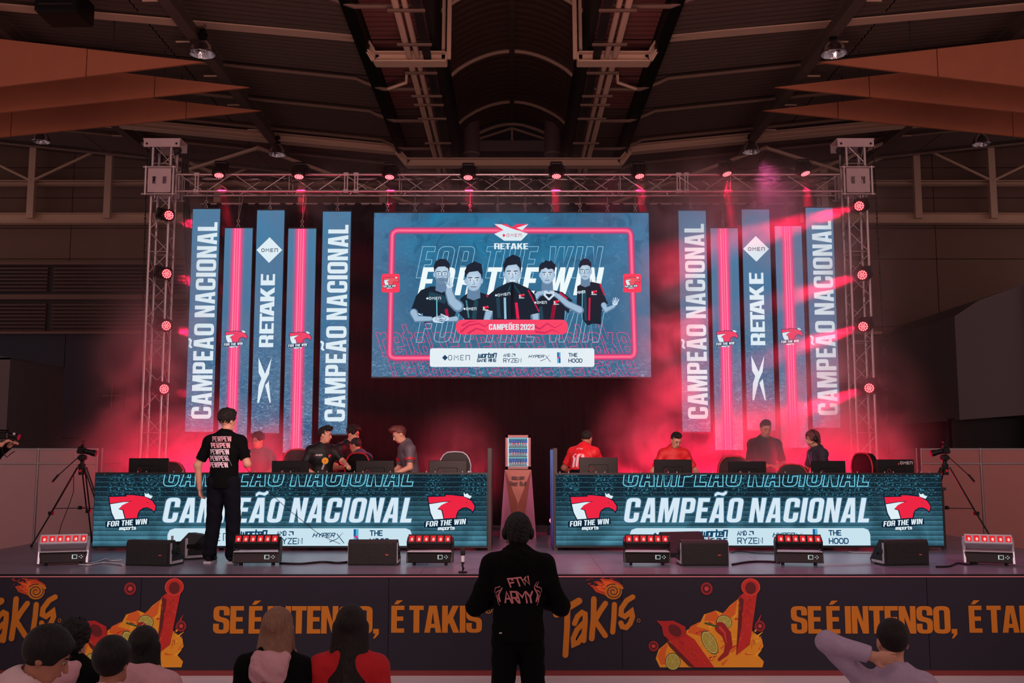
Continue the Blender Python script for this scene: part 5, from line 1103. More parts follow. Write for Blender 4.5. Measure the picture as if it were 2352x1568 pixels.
# ------------------------------------------------------------------ tripods with cameras
def tripod(px, pyfoot, Y, label, clabel, sgn, yaw):
    p = at(px, 1100, Y); on_stage = True; z0 = ST; o = thing('tripod', label, 'tripod', (p.x, Y, z0), yaw); zh = at(px, 1065, Y).z-z0; sp = .62; hub = (0, 0, zh-.05)
    for k, t in enumerate((-.35, PI+.25, PI/2+.1)):
        f = Vector((math.cos(t)*sp, math.sin(t)*sp, 0)); tp = Vector(hub)+Vector((math.cos(t)*.06, math.sin(t)*.06, 0)); md = tp.lerp(f, .58); q = Vector((-math.sin(t), math.cos(t), 0))*.022
        b = MB(); b.cyl(tp+q, md+q, .011, n=6); b.cyl(tp-q, md-q, .011, n=6); b.cyl(md, f+Vector((0, 0, .02)), .011, n=6); b.box(md, (.06, .06, .05)); lg = b.build('leg', m_black, o)
        b = MB(); b.ell(f+Vector((0, 0, .02)), (.022, .022, .02), 8, 5); b.build('rubber_foot', m_black, lg)
        b = MB(); b.cyl((0, 0, zh*.46), tp.lerp(f, .52), .006, n=5); b.build('spreader_arm', m_black, o)
    b = MB(); b.cyl((0, 0, zh-.16), (0, 0, zh), .045, .05, n=12); b.cyl((0, 0, zh), (0, 0, zh+.05), .03, n=10); b.build('bowl', m_black, o)
    b = MB(); b.cyl((0, -.04, zh*.46), (0, .04, zh*.46), .02, n=8); b.cyl((0, 0, zh*.46-.02), (0, 0, zh*.46+.03), .03, n=8); b.build('spreader_hub', m_black, o)
    b = MB(); b.box((0, 0, zh+.09), (.09, .09, .09), bev=.015); b.cyl((-.06, 0, zh+.09), (.06, 0, zh+.09), .03, n=10); b.build('fluid_head', m_black, o)
    b = MB(); b.cyl((-sgn*.04, -.04, zh+.1), (-sgn*.3, -.18, zh-.2), .008, n=6); b.cyl((-sgn*.26, -.165, zh-.15), (-sgn*.33, -.19, zh-.25), .016, n=8); b.build('pan_handle', m_black, o)
    b = MB(); b.cyl((-sgn*.332, -.192, zh-.25), (-sgn*.337, -.194, zh-.262), .017, n=8); b.cyl((0, -.05, zh-.1), (0, -.06, zh-.1), .02, n=8); b.build('red_knob', m_redl, o)
    b = MB(); b.tube([(-.02, -.05, zh), (-.09, -.06, zh-.15), (-.08, -.06, zh-.4), (-.16, 0, zh*.5), (-.26, 0, .3), (-.32, 0, .02)], .005, 5); b.build('cable', m_black, o)
    c = thing('camera', clabel, 'camera', (p.x, Y, z0+zh+.135), yaw); r = R3(0, sgn*.22)
    b = MB(); b.box(r @ Vector((-sgn*.03, 0, .055)), (.09, .13, .1), r, bev=.012); b.box(r @ Vector((-sgn*.03, 0, .12)), (.05, .06, .04), r, bev=.01); b.build('body', m_mon, c)
    b = MB(); b.cyl(r @ Vector((sgn*.02, 0, .055)), r @ Vector((sgn*.12, 0, .055)), .038, n=16); b.cyl(r @ Vector((sgn*.12, 0, .055)), r @ Vector((sgn*.19, 0, .055)), .045, n=16); b.build('lens', m_black, c)
    b = MB(); b.cyl(r @ Vector((-sgn*.03, 0, .14)), r @ Vector((-sgn*.03, 0, .18)), .006, n=6); b.box(r @ Vector((-sgn*.03, 0, .18)), (.02, .1, .012), r); b.build('top_handle', m_mon, c)
tripod(187, 1240, 14.6, 'black video tripod with crossed spreader at the left end of the stage', 'small black video camera on the left tripod, lens to the right', 1, 0)
tripod(2172, 1250, 14.6, 'black video tripod with crossed spreader at the right end of the stage', 'small black video camera with red-lit lens on the right tripod', -1, 0)
# ------------------------------------------------------------------ banner print
a = Art(lambda x, y: (px_(x, SY0-.1, 1420), -.0, at(1176, y, SY0-.1).z), (0, -1, 0), base=.014); OR = S(190, 112, 0)
for x0 in (491, 1816):
    a.text('SE É INTENSO,', x0, 1454, 380, 63, OR, 1, 0, gap=.022, space=.13); a.text('É TAKIS', x0+408, 1452 if x0 < 999 else 1452, 208, 62, OR, 1, 0, gap=.022, space=.13)
    a.ring(a.ell(x0+632, 1399, .1, .1, OR, 1) and [(x0+631+8*math.cos(t*PI/10), 1399+8*math.sin(t*PI/10)) for t in range(20)], 2, OR, 1); a.thin('R', x0+628, 1403, 6, 8, 1.6, OR, 1)
def brand(x0):
    T = lambda cx, cy: (x0+(cx-130)/4.356, 1300+cy/4.356)
    L = [([(165, 478), (390, 345)], 68), ([(275, 420), (270, 610), (252, 885)], 58), ([(345, 570), (375, 500), (420, 460), (450, 475), (452, 540), (435, 740)], 52), ([(440, 560), (370, 630), (330, 720), (335, 780), (380, 760), (440, 670)], 50), ([(540, 325), (535, 520), (515, 720)], 56), ([(655, 370), (600, 450), (548, 540), (590, 600), (650, 690)], 54), ([(745, 380), (740, 500), (725, 655)], 52),
         ([(930, 305), (870, 340), (815, 420), (810, 480), (850, 500), (915, 450), (925, 500), (900, 570), (860, 610), (820, 600), (808, 565)], 52)]
    for col, dw, l in ((S(20, 14, 40), 26, 0), (OR, 0, 1)):
        for pts, w_ in L: a.stroke([T(*p) for p in pts], (w_+dw)/4.356, col, l)
    # flame-backed spiral
    random.seed(int(x0)); fl = [(660, 290), (560, 255), (520, 200), (590, 190), (540, 150), (640, 165), (610, 125), (720, 130), (790, 160), (830, 190), (800, 260)]
    a.poly([T(*p) for p in fl], S(190, 62, 20), .5); a.poly([T(p[0]*.7+200, p[1]*.7+60) for p in fl], S(230, 96, 24), .8)
    for i in range(26):
        x, y = random.uniform(470, 740), random.uniform(115, 250); a.stroke([T(x, y), T(x+random.uniform(15, 60), y+random.uniform(-18, 25))], random.uniform(1, 3.5), random.choice([S(170, 48, 20), S(210, 80, 22), S(140, 30, 30)]), 1.1, w1=.4)
    a.ell(*T(735, 250), 20, 18.5, OR, 1.5, 28); sp = []
    for i in range(60):
        t = i/59*4.6*PI+.6; r = 3+15.5*i/59; sp.append((T(735, 250)[0]+r*math.cos(t)*1.05, T(735, 250)[1]-r*math.sin(t)*.97))
    a.stroke(sp, 1.9, S(20, 14, 40), 2); a.stroke([T(770, 185), T(825, 215)], 6, OR, 2.4)
    a.ring([(T(985, 540)[0]+3.6*math.cos(t*PI/8), T(985, 540)[1]+3.6*math.sin(t*PI/8)) for t in range(16)], 1.2, OR, 1)
def food(x0):
    T = lambda cx, cy: (x0+(cx-1075)/4.356, 1300+cy/4.356); P = lambda l: [T(*p) for p in l]
    YL, OG, RD, DR, LM, LM2 = S(226, 150, 22), S(214, 96, 22), S(188, 34, 24), S(96, 14, 18), S(168, 160, 60), S(196, 196, 110)
    random.seed(5)
    a.poly(P([(1190, 1008), (1150, 920), (1180, 830), (1290, 740), (1340, 800), (1450, 900), (1460, 640), (1600, 560), (1640, 480), (1760, 440), (1830, 470), (1900, 390), (1990, 320), (2000, 620), (2110, 640), (2210, 720), (2225, 800), (2160, 880), (2225, 950), (2210, 1008)]), YL, 1)
    for i in range(70):
        x, y = random.uniform(1460, 2180), random.uniform(470, 980)
        if y < 640-(x-1460)*.35: continue
        a.stroke([T(x, y), T(x+random.uniform(30, 90), y-random.uniform(-10, 70))], random.uniform(2, 7), random.choice([OG, YL, S(240, 176, 40), RD]), 1.4, w1=.8)
    for l in ([(1640, 540), (1660, 480), (1750, 440), (1790, 500), (1900, 400), (1975, 330), (1950, 480), (1840, 560)], [(1200, 980), (1170, 900), (1200, 820), (1280, 760), (1250, 860), (1240, 980)], [(1470, 660), (1500, 600), (1600, 550), (1560, 600), (1700, 640), (1620, 700)]): a.poly(P(l), OG, 1.6)
    for cx, cy, rx, ry, an in ((1840, 555, 72, 62, .3), (1690, 760, 60, 120, -.5), (1320, 950, 70, 80, 0)):
        c = T(cx, cy); a.ell(c[0], c[1], rx/4.356*1.1, ry/4.356*1.1, S(60, 80, 30), 2, 24, an); a.ell(c[0], c[1], rx/4.356, ry/4.356, LM2, 2.3, 24, an); a.ell(c[0], c[1], rx/4.9, ry/4.9, LM, 2.6, 24, an)
        for k in range(6): t = k*PI/3+an; a.stroke([c, (c[0]+rx/5*math.cos(t), c[1]+ry/5*math.sin(t))], 1, LM2, 2.9)
    a.stroke(P([(1800, 610), (1860, 680), (1880, 780), (1850, 870), (1780, 930)]), 26, S(150, 20, 22), 3.2, w1=7); a.stroke(P([(1795, 610), (1840, 660), (1858, 760)]), 6, S(210, 60, 50), 3.5, w1=2); a.stroke(P([(1770, 600), (1650, 565)]), 4, S(50, 90, 40), 3.5)
    # rolled chips
    a.poly(P([(1995, 300), (2060, 250), (2190, 200), (2165, 330), (2090, 780), (1950, 890), (1980, 600)]), RD, 4); a.poly(P([(1995, 300), (2040, 330), (2010, 600), (1950, 890), (1975, 600)]), DR, 4.3)
    a.ell(*T(2112, 205), 19.5, 20, RD, 4.3, 24); a.ell(*T(2112, 215), 12.5, 14, DR, 4.6, 24); a.ring([T(2112+90*math.cos(t*PI/10), 205+82*math.sin(t*PI/10)) for t in range(20)], 2.4, S(214, 66, 40), 4.8)
    a.poly(P([(1250, 700), (1440, 660), (1540, 730), (1730, 1008), (1540, 1008), (1330, 790)]), RD, 4); a.poly(P([(1250, 720), (1330, 790), (1540, 1008), (1480, 1000), (1290, 800)]), DR, 4.3); a.poly(P([(1215, 600), (1160, 540), (1240, 545), (1330, 540), (1450, 600), (1460, 700), (1300, 740), (1230, 690)]), S(170, 26, 24), 4.5); a.ell(*T(1345, 640), 17, 12, DR, 4.8, 20, .7)
    for i in range(50):
        x, y = random.uniform(1990, 2150), random.uniform(280, 800); a.stroke([T(x, y), T(x-random.uniform(-4, 20), y+random.uniform(15, 50))], 1.6, random.choice([S(214, 70, 36), S(150, 24, 22)]), 5, w1=.5)
    for i in range(40):
        k = random.random(); x, y = 1350+k*280+random.uniform(-40, 70), 740+k*230+random.uniform(-20, 20); a.stroke([T(x, y), T(x+14, y+24)], 1.5, random.choice([S(206, 60, 34), S(140, 20, 22)]), 5, w1=.5)
    for cx, cy, r in ((1670, 222, 60), (1130, 795, 50), (2195, 595, 52)):
        c = T(cx, cy); a.ell(c[0], c[1], r/4.356, r/4.1, S(150, 22, 32), 4.5, 22); a.ell(c[0], c[1], r/6.4, r/5.9, S(80, 10, 20), 4.8, 18); a.ell(c[0], c[1], r/12, r/12, S(200, 60, 60), 5, 12)
for x0 in (-58, 1270): brand(x0)
for x0 in (161, 1487): food(x0)
# keep only what lies on the cloth
keep = [f for f in a.f if all(-SX < a.v[i].x < SX for i in f)]; a.f = keep
a.build('print', m_ink, bn)
# ------------------------------------------------------------------ people: one smooth-union field per body, meshed by surface nets
class Field:
    def __init__(s, lo, hi, h):
        s.lo = np.array(lo, float); s.h = h; s.n = [int(math.ceil((b-a)/h))+1 for a, b in zip(lo, hi)]; s.D = np.full(s.n, 9., np.float32)
    def sub(s, lo, hi):
        a = [max(0, int((l-o)/s.h)) for l, o in zip(lo, s.lo)]; b = [min(n, int((l-o)/s.h)+2) for l, o, n in zip(hi, s.lo, s.n)]
        if any(x >= y for x, y in zip(a, b)): return None, None
        g = np.meshgrid(*[s.lo[i]+np.arange(a[i], b[i])*s.h for i in range(3)], indexing='ij'); return tuple(slice(x, y) for x, y in zip(a, b)), np.stack(g, -1).astype(np.float32)
    def merge(s, sl, d, k, op='add'):
        A = s.D[sl]
        if op == 'add': e = np.clip(.5+.5*(A-d)/k, 0, 1); s.D[sl] = A*(1-e)+d*e-k*e*(1-e)
        else: e = np.clip(.5-.5*(A+d)/k, 0, 1); s.D[sl] = A*(1-e)-d*e+k*e*(1-e)   # cut
    def cap(s, a, b, ra, rb, k=.03, flat=None, op='add', endcut=False):
        a, b = np.array(a, float), np.array(b, float); m = max(ra, rb)+k+3*s.h
        sl, P = s.sub(np.minimum(a, b)-m, np.maximum(a, b)+m)
        if sl is None: return
        pa = P-a; ba = b-a; L2 = max(1e-9, ba@ba); t0 = (pa@ba)/L2; t = np.clip(t0, 0, 1); q = pa-t[..., None]*ba
        if flat is not None:
            n, f = np.array(flat[0], float), flat[1]; q = q+(f-1)*(q@n)[..., None]*n
        d = np.sqrt((q*q).sum(-1))-(ra+(rb-ra)*t)
        if endcut: d = np.maximum(d, (t0-1)*math.sqrt(L2))
        s.merge(sl, d.astype(np.float32), k, op)
    def ell(s, c, r, k=.03, R=None, op='add'):
        c, r = np.array(c, float), np.array(r, float); m = r.max()+k+3*s.h; sl, P = s.sub(c-m, c+m)
        if sl is None: return
        q = P-c
        if R is not None: q = q @ np.array(R)     # world -> local
        q0 = np.sqrt(((q/r)**2).sum(-1)); q1 = np.sqrt(((q/(r*r))**2).sum(-1))+1e-6
        s.merge(sl, (q0*(q0-1)/q1).astype(np.float32), k, op)
    def below(s, p, n, k=.006):      # keep the side n points away from
        n = np.array(n, float); n /= np.linalg.norm(n)
        g = [s.lo[i]+np.arange(s.n[i])*s.h-p[i] for i in range(3)]
        d = g[0][:, None, None]*n[0]+g[1][None, :, None]*n[1]+g[2][None, None, :]*n[2]; s.D = np.maximum(s.D, d.astype(np.float32))
    def noise(s, amp, sc_, seed=0):
        g = [(s.lo[i]+np.arange(s.n[i])*s.h)*sc_ for i in range(3)]; X, Y, Z = g[0][:, None, None], g[1][None, :, None], g[2][None, None, :]
        s.D = s.D+(amp*(np.sin(X+1.7*np.sin(Y*1.3+seed)+Z*.7)*np.cos(Y*1.1-Z+seed)+.6*np.sin(2.3*Z+1.9*X+seed)*np.cos(2.1*Y))).astype(np.float32)
    def mesh(s, name):
        D = s.D; ins = D < 0; nx, ny, nz = D.shape
        c = [D[i:nx-1+i, j:ny-1+j, k:nz-1+k] for i in (0, 1) for j in (0, 1) for k in (0, 1)]; cnt = sum((q < 0).astype(np.int8) for q in c); act = (cnt > 0) & (cnt < 8)
        idx = np.full(act.shape, -1, np.int64); I = np.argwhere(act); idx[act] = np.arange(len(I)); acc = np.zeros((len(I), 3)); nn = np.zeros(len(I))
        vals = np.stack([q[act] for q in c], 1); off = np.array([(i, j, k) for i in (0, 1) for j in (0, 1) for k in (0, 1)], float)
        for a in range(8):
            for b in range(a+1, 8):
                if abs(off[a]-off[b]).sum() != 1: continue
                va, vb = vals[:, a], vals[:, b]; m = (va < 0) != (vb < 0); t = np.where(m, va/(va-vb+1e-12), 0)
                acc += m[:, None]*(off[a]+(off[b]-off[a])*t[:, None]); nn += m
        V = (I+acc/np.maximum(nn, 1)[:, None])*s.h+s.lo; F_ = []
        for ax in range(3):
            sl0 = [slice(None)]*3; sl1 = [slice(None)]*3; sl0[ax] = slice(0, -1); sl1[ax] = slice(1, None)
            ch = ins[tuple(sl0)] != ins[tuple(sl1)]; E = np.argwhere(ch); u, v = [(1, 2), (2, 0), (0, 1)][ax]
            ok = (E[:, u] > 0) & (E[:, v] > 0) & (E[:, u] < D.shape[u]-1) & (E[:, v] < D.shape[v]-1); E = E[ok]
            if not len(E): continue
            du = np.zeros(3, int); du[u] = 1; dv = np.zeros(3, int); dv[v] = 1
            q = [idx[tuple((E-a*du-b*dv).T)] for a, b in ((1, 1), (0, 1), (0, 0), (1, 0))]; Q = np.stack(q, 1); fl_ = ~ins[tuple(E.T)]; Q[fl_] = Q[fl_][:, ::-1]; F_.append(Q[(Q >= 0).all(1)])
        F_ = np.concatenate(F_); me = bpy.data.meshes.new(name); me.vertices.add(len(V)); me.vertices.foreach_set('co', V.astype(np.float32).ravel())
        me.loops.add(len(F_)*4); me.loops.foreach_set('vertex_index', F_.ravel().astype(np.int32)); me.polygons.add(len(F_)); me.polygons.foreach_set('loop_start', np.arange(0, len(F_)*4, 4, dtype=np.int32))
        me.polygons.foreach_set('use_smooth', np.ones(len(F_), bool)); me.update(calc_edges=True); me.validate(); return me
def mob(me, name, m, parent=None):
    me.materials.append(m); o = bpy.data.objects.new(name, me); C.objects.link(o)
    if parent: o.parent = parent
    return o
m_skin = mat('skin', S(205, 150, 126), .5, var=.05, scale=9); m_skin_d = mat('skin_tan', S(176, 118, 94), .5, var=.05, scale=9)
m_hair = mat('dark_brown_hair', S(24, 18, 17), .6, var=.4, scale=60, bump=.5); m_hair_b = mat('blonde_hair', S(140, 104, 84), .5, var=.3, scale=60, bump=.5); m_hair_k = mat('near_black_hair', S(10, 8, 9), .5, var=.4, scale=60, bump=.5)
m_bt = mat('black_cotton', S(7, 8, 10), .9, bump=.25, scale=30, spec=.12); m_trs = mat('dark_navy_cotton', S(12, 15, 24), .9, bump=.25, scale=20, spec=.12); m_jer = mat('black_jersey', S(16, 17, 20), .55, bump=.2, scale=25, spec=.3); m_redj = mat('red_jersey', S(214, 24, 34), .55, bump=.2, scale=25)
m_pink = mat('dusty_pink_fleece', S(206, 158, 168), .9, bump=.3, scale=30); m_whit = mat('off_white_fleece', S(214, 186, 190), .9, bump=.3, scale=30); m_lil = mat('lilac_grey_fleece', S(176, 158, 186), .9, bump=.25, scale=30); 
def strands(m):
    n = m.node_tree.nodes; l = m.node_tree.links; mp = n.new('ShaderNodeMapping'); mp.inputs['Scale'].default_value = (1.6, 1.6, .12); l.new(n['Texture Coordinate'].outputs['Object'], mp.inputs[0]); l.new(mp.outputs[0], n['Noise Texture'].inputs['Vector']); n['Bump'].inputs['Strength'].default_value = .8; n['Principled BSDF'].inputs['Specular IOR Level'].default_value = .35
for q_ in (m_hair, m_hair_b, m_hair_k): strands(q_)
m_eye = mat('eye_white', S(150, 140, 138), .2); m_shoe = mat('black_trainers', S(10, 10, 12), .5, spec=.3); m_sole = mat('pale_sole', S(180, 180, 185), .6); m_lip = mat('lips', S(150, 84, 80), .5); m_wht = mat('white_cloth', S(225, 225, 230), .8); m_grj = mat('grey_jersey', S(92, 82, 92), .6, bump=.2, scale=25)
PEOPLE = []
def person(label, loc, yaw, H=1.76, lean=0., side_lean=0., hy=0., hp=0., hr=0., aL=None, aR=None, hair='short', hm=None, skin=None, top='tee', tm=None, trm=None, legs=True, sit=False, h=.011, build_=1.0, kid=False, hands='relax', feet=True, step=0., hood=False, phones=False, glasses=False, twist=0., headsc=1.0, cut_z=None):
    """local frame: faces +y, x to its right, z up; lean forward in radians; aL/aR = (elbow, wrist) in metres, already leaned; hy/hp/hr = head yaw (left +), nod, roll"""
    hm = hm or m_hair; skin = skin or m_skin; tm = tm or m_bt; trm = trm or m_trs
    s = H/1.76; dz = -.42*s if sit else 0; hip = np.array((0, 0, .95*s+dz)); W_ = build_
    Rl = np.array(R3(-lean, side_lean, twist)); U = lambda x, y, z: hip+Rl @ (np.array((x, y, z))*s-np.array((0, 0, .95*s)))
    waist, chest, nb = U(0, 0, 1.08), U(0, -.0, 1.28), U(0, -.015, 1.46); shL, shR = U(-.17*W_, 0, 1.395), U(.17*W_, 0, 1.395)
    hz_ = 1.528; nk = U(0, .005, hz_); Rh = np.array(R3(-hp, -hr, hy)); hs = s*headsc*(1.12 if kid else 1)
    HC = nk+Rl @ np.array((0, .012, 0))*s+Rh @ (np.array((0, .018, .115))*hs)      # head centre
    Hd = lambda x, y, z: HC+Rh @ (np.array((x, y, z))*hs)
    if aL is None: aL = (U(-.25*W_, -.03, 1.12), U(-.27*W_, .06, .88))
    if aR is None: aR = (U(.25*W_, -.03, 1.12), U(.27*W_, .06, .88))
    eL, wL = [np.array(v, float) for v in aL]; eR, wR = [np.array(v, float) for v in aR]
    if sit: kn = [np.array((x*s, .42*s, .52*s)) for x in (-.11, .11)]; an = [np.array((x*s, .44*s, .1*s)) for x in (-.11, .11)]; hp_ = [hip+np.array((x*s, .02, -.03)) for x in (-.09, .09)]
    else: kn = [np.array((x*s, .03*s+o, .5*s)) for x, o in ((-.115, -step/2), (.115, step/2))]; an = [np.array((x*s, -.02+o, .09*s)) for x, o in ((-.135, -step), (.135, step))]; hp_ = [hip+np.array((x*s, 0, -.02)) for x in (-.09, .09)]
    pts = np.array([waist, nb, HC+np.array((0, 0, .2*hs)), HC-np.array((0, 0, .1)), eL, wL, eR, wR, hip]+kn+an); zb = 0 if legs else (hip[2]-.05)
    if cut_z is not None: zb = cut_z
    lo = pts.min(0)-.2; hi = pts.max(0)+.2; lo[2] = zb-.03
    if not legs: pts = pts[:9]; lo = pts.min(0)-.22; hi = pts.max(0)+.22; lo[2] = zb
    f = Field(lo, hi, h); xx = (1, 0, 0); fy = tuple(Rl[:, 1]); r = lambda v: v*s
    def torso(f, g=0., k=.05):
        f.cap(hip, waist, r(.135*W_)+g, r(.125*W_)+g, k, (fy, 1.35)); f.cap(waist, chest, r(.125*W_)+g, r(.155*W_)+g, k, (fy, 1.35)); f.cap(chest, U(0, 0, 1.37), r(.155*W_)+g, r(.13*W_)+g, k, (fy, 1.4))
        f.cap(shL, shR, r(.06)+g, r(.06)+g, k); f.cap(U(0, -.01, 1.47), shL, r(.05)+g, r(.055)+g, k); f.cap(U(0, -.01, 1.47), shR, r(.05)+g, r(.055)+g, k); f.cap(U(0, 0, 1.42), U(0, -.005, 1.48), r(.075)+g, r(.06)+g, k)
    def arm(f, sh, e, w, g=0., k=.025, upto=1., wristg=None, endcut=False):
        if upto <= 1: q = sh+(e-sh)*upto; f.cap(sh, q, r(.056)+g, r(.056+(.042-.056)*upto)+g*.9, k, endcut=endcut)
        else: f.cap(sh, e, r(.056)+g, r(.043)+g, k); f.cap(e, e+(w-e)*(upto-1), r(.043)+g, r(.03)+(g if wristg is None else wristg), k, endcut=endcut)
    def hand_(f, e, w, sgn, pose):
        d = w-e; d = d/np.linalg.norm(d); up = np.array((0, 0, 1.)) if abs(d[2]) < .8 else np.array((0, 1., 0)); sd = np.cross(d, up); sd /= np.linalg.norm(sd)
        if pose == 'down': sd = np.array((0, 1., 0))
        if pose == 'back' and sgn < 0: d = np.array((1., .05, -.12)); d /= np.linalg.norm(d); sd = np.cross(np.array((0, 1., 0)), d); sd /= np.linalg.norm(sd)
        if pose == 'back': pose = 'flat'
        nrm = np.cross(sd, d); pm = w+d*r(.045); f.cap(w, pm+d*r(.03), r(.026), r(.036), .012, (nrm, 1.9))
        for i in range(4):
            o = (i-1.5)*r(.019); b0 = w+d*r(.075)+sd*o; L = r((.036, .042, .04, .03)[i]); cu = .5 if pose != 'flat' else .12; d1 = d*math.cos(cu)+nrm*math.sin(cu)*(-1); b1 = b0+d1*L; d2 = d*math.cos(cu*2.4)-nrm*math.sin(cu*2.4); b2 = b1+d2*L*.85
            f.cap(b0-d*r(.02), b1, r(.0105), r(.0095), .004); f.cap(b1, b2, r(.0095), r(.008), .004)
        t0 = w+d*r(.02)+sd*r(.028)*(-sgn); t1 = t0+d*r(.03)-sd*sgn*r(.024); f.cap(t0, t1, r(.013), r(.011), .008); f.cap(t1, t1+d*r(.03)-nrm*r(.008), r(.011), r(.009), .004)
    # body
    torso(f); f.cap(nb-Rl @ np.array((0, 0, .04)), HC-Rh @ np.array((0, .0, .05))*hs, r(.062), r(.056), .02)
    arm(f, shL, eL, wL, upto=2); arm(f, shR, eR, wR, upto=2); hand_(f, eL, wL, -1, hands); hand_(f, eR, wR, 1, hands)
    if legs:
        for hh_, kk, aa in zip(hp_, kn, an):
            f.cap(hh_, kk, r(.085), r(.055), .03); f.cap(kk, aa, r(.055), r(.036), .02); f.cap(aa-np.array((0, .03, .04)), aa+np.array((0, .15*s, -.05*s)), r(.036), r(.028), .02)
    else: pass
    RhT = Rh
    f.ell(Hd(0, -.012, .03), (.078*hs, .098*hs, .092*hs), .02, RhT); f.ell(Hd(0, .028, -.035), (.058*hs, .066*hs, .082*hs), .03, RhT); f.cap(Hd(-.03, .055, -.088), Hd(.03, .055, -.088), .022*hs, .022*hs, .025)
    f.cap(Hd(0, .093, .012), Hd(0, .112, -.03), .007*hs, .013*hs, .01); f.cap(Hd(-.03, .082, .028), Hd(.03, .082, .028), .012*hs, .012*hs, .014)
    for q in (-1, 1):
        f.ell(Hd(q*.03, .1, .006), (.016*hs, .012*hs, .011*hs), .01, RhT, 'cut'); f.ell(Hd(q*.076, -.008, -.008), (.009*hs, .02*hs, .032*hs), .006, RhT)
    f.cap(Hd(-.018, .094, -.056), Hd(.018, .094, -.056), .0075*hs, .0075*hs, .006)
    if not legs or cut_z is not None: f.below((0, 0, zb+2.2*h), (0, 0, -1))
    body = mob(f.mesh('person'), 'person', skin); tag(body, label, 'person'); body.location = loc; body.rotation_euler = (0, 0, yaw)
    ch = lambda me, n, m: mob(me, n, m, body)
    for q in (-1, 1):
        b = MB(); b.ell(Hd(q*.031, .084, .006), (.0115*hs,)*3, 10, 7); b.build('eye', m_eye, body); b = MB(); b.ell(Hd(q*.031, .0925, .005), (.0062*hs, .0045*hs, .0062*hs), 8, 5, Matrix(Rh.tolist())); b.build('iris', m_black, body)
        b = MB(); b.tube([Hd(q*.012, .1, .026), Hd(q*.03, .1, .034), Hd(q*.048, .088, .028)], .004*hs, 5); b.build('eyebrow', hm, body)
    b = MB(); b.ell(Hd(0, .0985, -.056), (.021*hs, .006*hs, .006*hs), 10, 5, Matrix(Rh.tolist())); b.build('mouth', m_lip, body)
    # hair
    g = .012*hs; fh = Field(HC-(.27 if hair.startswith('long') else .17)*hs-(np.array((0, 0, .42*s)) if hair.startswith('long') else 0), HC+.2*hs, min(h, .0075))
    if hair == 'short': fh.ell(Hd(0, -.022, .036), (.0815*hs, .1*hs, .0965*hs), .01, RhT); fh.ell(Hd(0, .012, .1), (.066*hs, .08*hs, .045*hs), .012, RhT)
    elif hair == 'quiff': fh.ell(Hd(0, -.022, .037), (.0815*hs, .1*hs, .096*hs), .01, RhT); fh.ell(Hd(0, .035, .112), (.062*hs, .078*hs, .05*hs), .012, RhT); fh.cap(Hd(-.035, .09, .125), Hd(.03, .1, .135), .018*hs, .016*hs, .012)
    elif hair == 'curly': fh.ell(Hd(0, -.014, .055), (.093*hs, .112*hs, .105*hs), .01, RhT); fh.ell(Hd(0, .04, .1), (.075*hs, .075*hs, .045*hs), .02, RhT)
    elif hair == 'mop': fh.ell(Hd(0, -.012, .035), (.1*hs, .118*hs, .118*hs), .01, RhT); fh.ell(Hd(0, -.06, -.04), (.082*hs, .055*hs, .075*hs), .03, RhT)
    elif hair == 'bowl': fh.ell(Hd(0, -.01, .035), (.093*hs, .11*hs, .108*hs), .01, RhT); fh.ell(Hd(0, .06, .06), (.07*hs, .05*hs, .045*hs), .02, RhT)
    elif hair == 'buzz': fh.ell(Hd(0, -.016, .036), (.0815*hs, .1015*hs, .094*hs), .01, RhT)
    elif hair.startswith('long'):
        fh.ell(Hd(0, -.014, .03), (.092*hs, .112*hs, .104*hs), .01, RhT); Lg = .36 if hair == 'long' else .5
        for i in range(-4, 5):
            x = i*.021; fh.cap(Hd(x*.9, -.065+abs(i)*.012, .0), HC+np.array((x*1.2*hs, -.175*hs+abs(i)*.016, -Lg*s*(1-.03*abs(i)))), .035*hs, .026*hs, .02)
        for q in (-1, 1): fh.cap(Hd(q*.08, .0, .0), HC+np.array((q*.1*hs, .02, -.26*s)), .024*hs, .02*hs, .02)
    fc = .045 if hair not in ('bowl', 'curly') else .062
    fh.ell(Hd(0, .105, -.035), (.068*hs, .085*hs, .118*hs), .012, RhT, 'cut')
    if not hair.startswith('long'): fh.below(Hd(0, -.0, -.075 if hair != 'mop' else -.12), Rh @ np.array((0, .35, -1))); fh.ell(Hd(0, .05, -.075), (.12*hs, .085*hs, .06*hs), .01, RhT, 'cut')
    if hair in ('curly', 'mop', 'short', 'quiff'): fh.noise({'curly': .008, 'mop': .006}.get(hair, .0045), 120, len(label)); fh.noise(.003, 210, 2)
    hb_ = ch(fh.mesh('hair'), 'hair', hm)
    # clothes
    ft = Field(lo, hi, h); tg = {'tee': .016, 'jersey': .018, 'hoodie': .03, 'sweater': .024}[top]*(.6 if kid else 1); torso(ft, tg, .055)
    bot = hip+Rl @ np.array((0, 0, -.05*s)); ft.cap(bot, waist, r(.15*W_)+tg, r(.13*W_)+tg, .04, (fy, 1.35))
    if top in ('tee', 'jersey'):
        for sh, e, w in ((shL, eL, wL), (shR, eR, wR)): arm(ft, sh, e, w, tg+.004, .03, .78, endcut=True)
    else:
        for sh, e, w in ((shL, eL, wL), (shR, eR, wR)): arm(ft, sh, e, w, tg*.75, .035, 1.93, wristg=.016, endcut=True)
    ft.below(bot-Rl @ np.array((0, 0, .045*s)), Rl @ np.array((0, 0, -1)))
    if not legs or cut_z is not None: ft.below((0, 0, zb+2*h), (0, 0, -1))
    ft.noise(.0022 if top in ('tee', 'jersey') else .004, 22, len(label)+1)
    ft.cap(U(0, .0, 1.465), HC, r(.064), r(.062), .008, op='cut')
    sh_ = ch(ft.mesh('shirt' if top in ('tee', 'jersey') else 'sweater'), 'shirt' if top in ('tee', 'jersey') else 'sweater', tm)
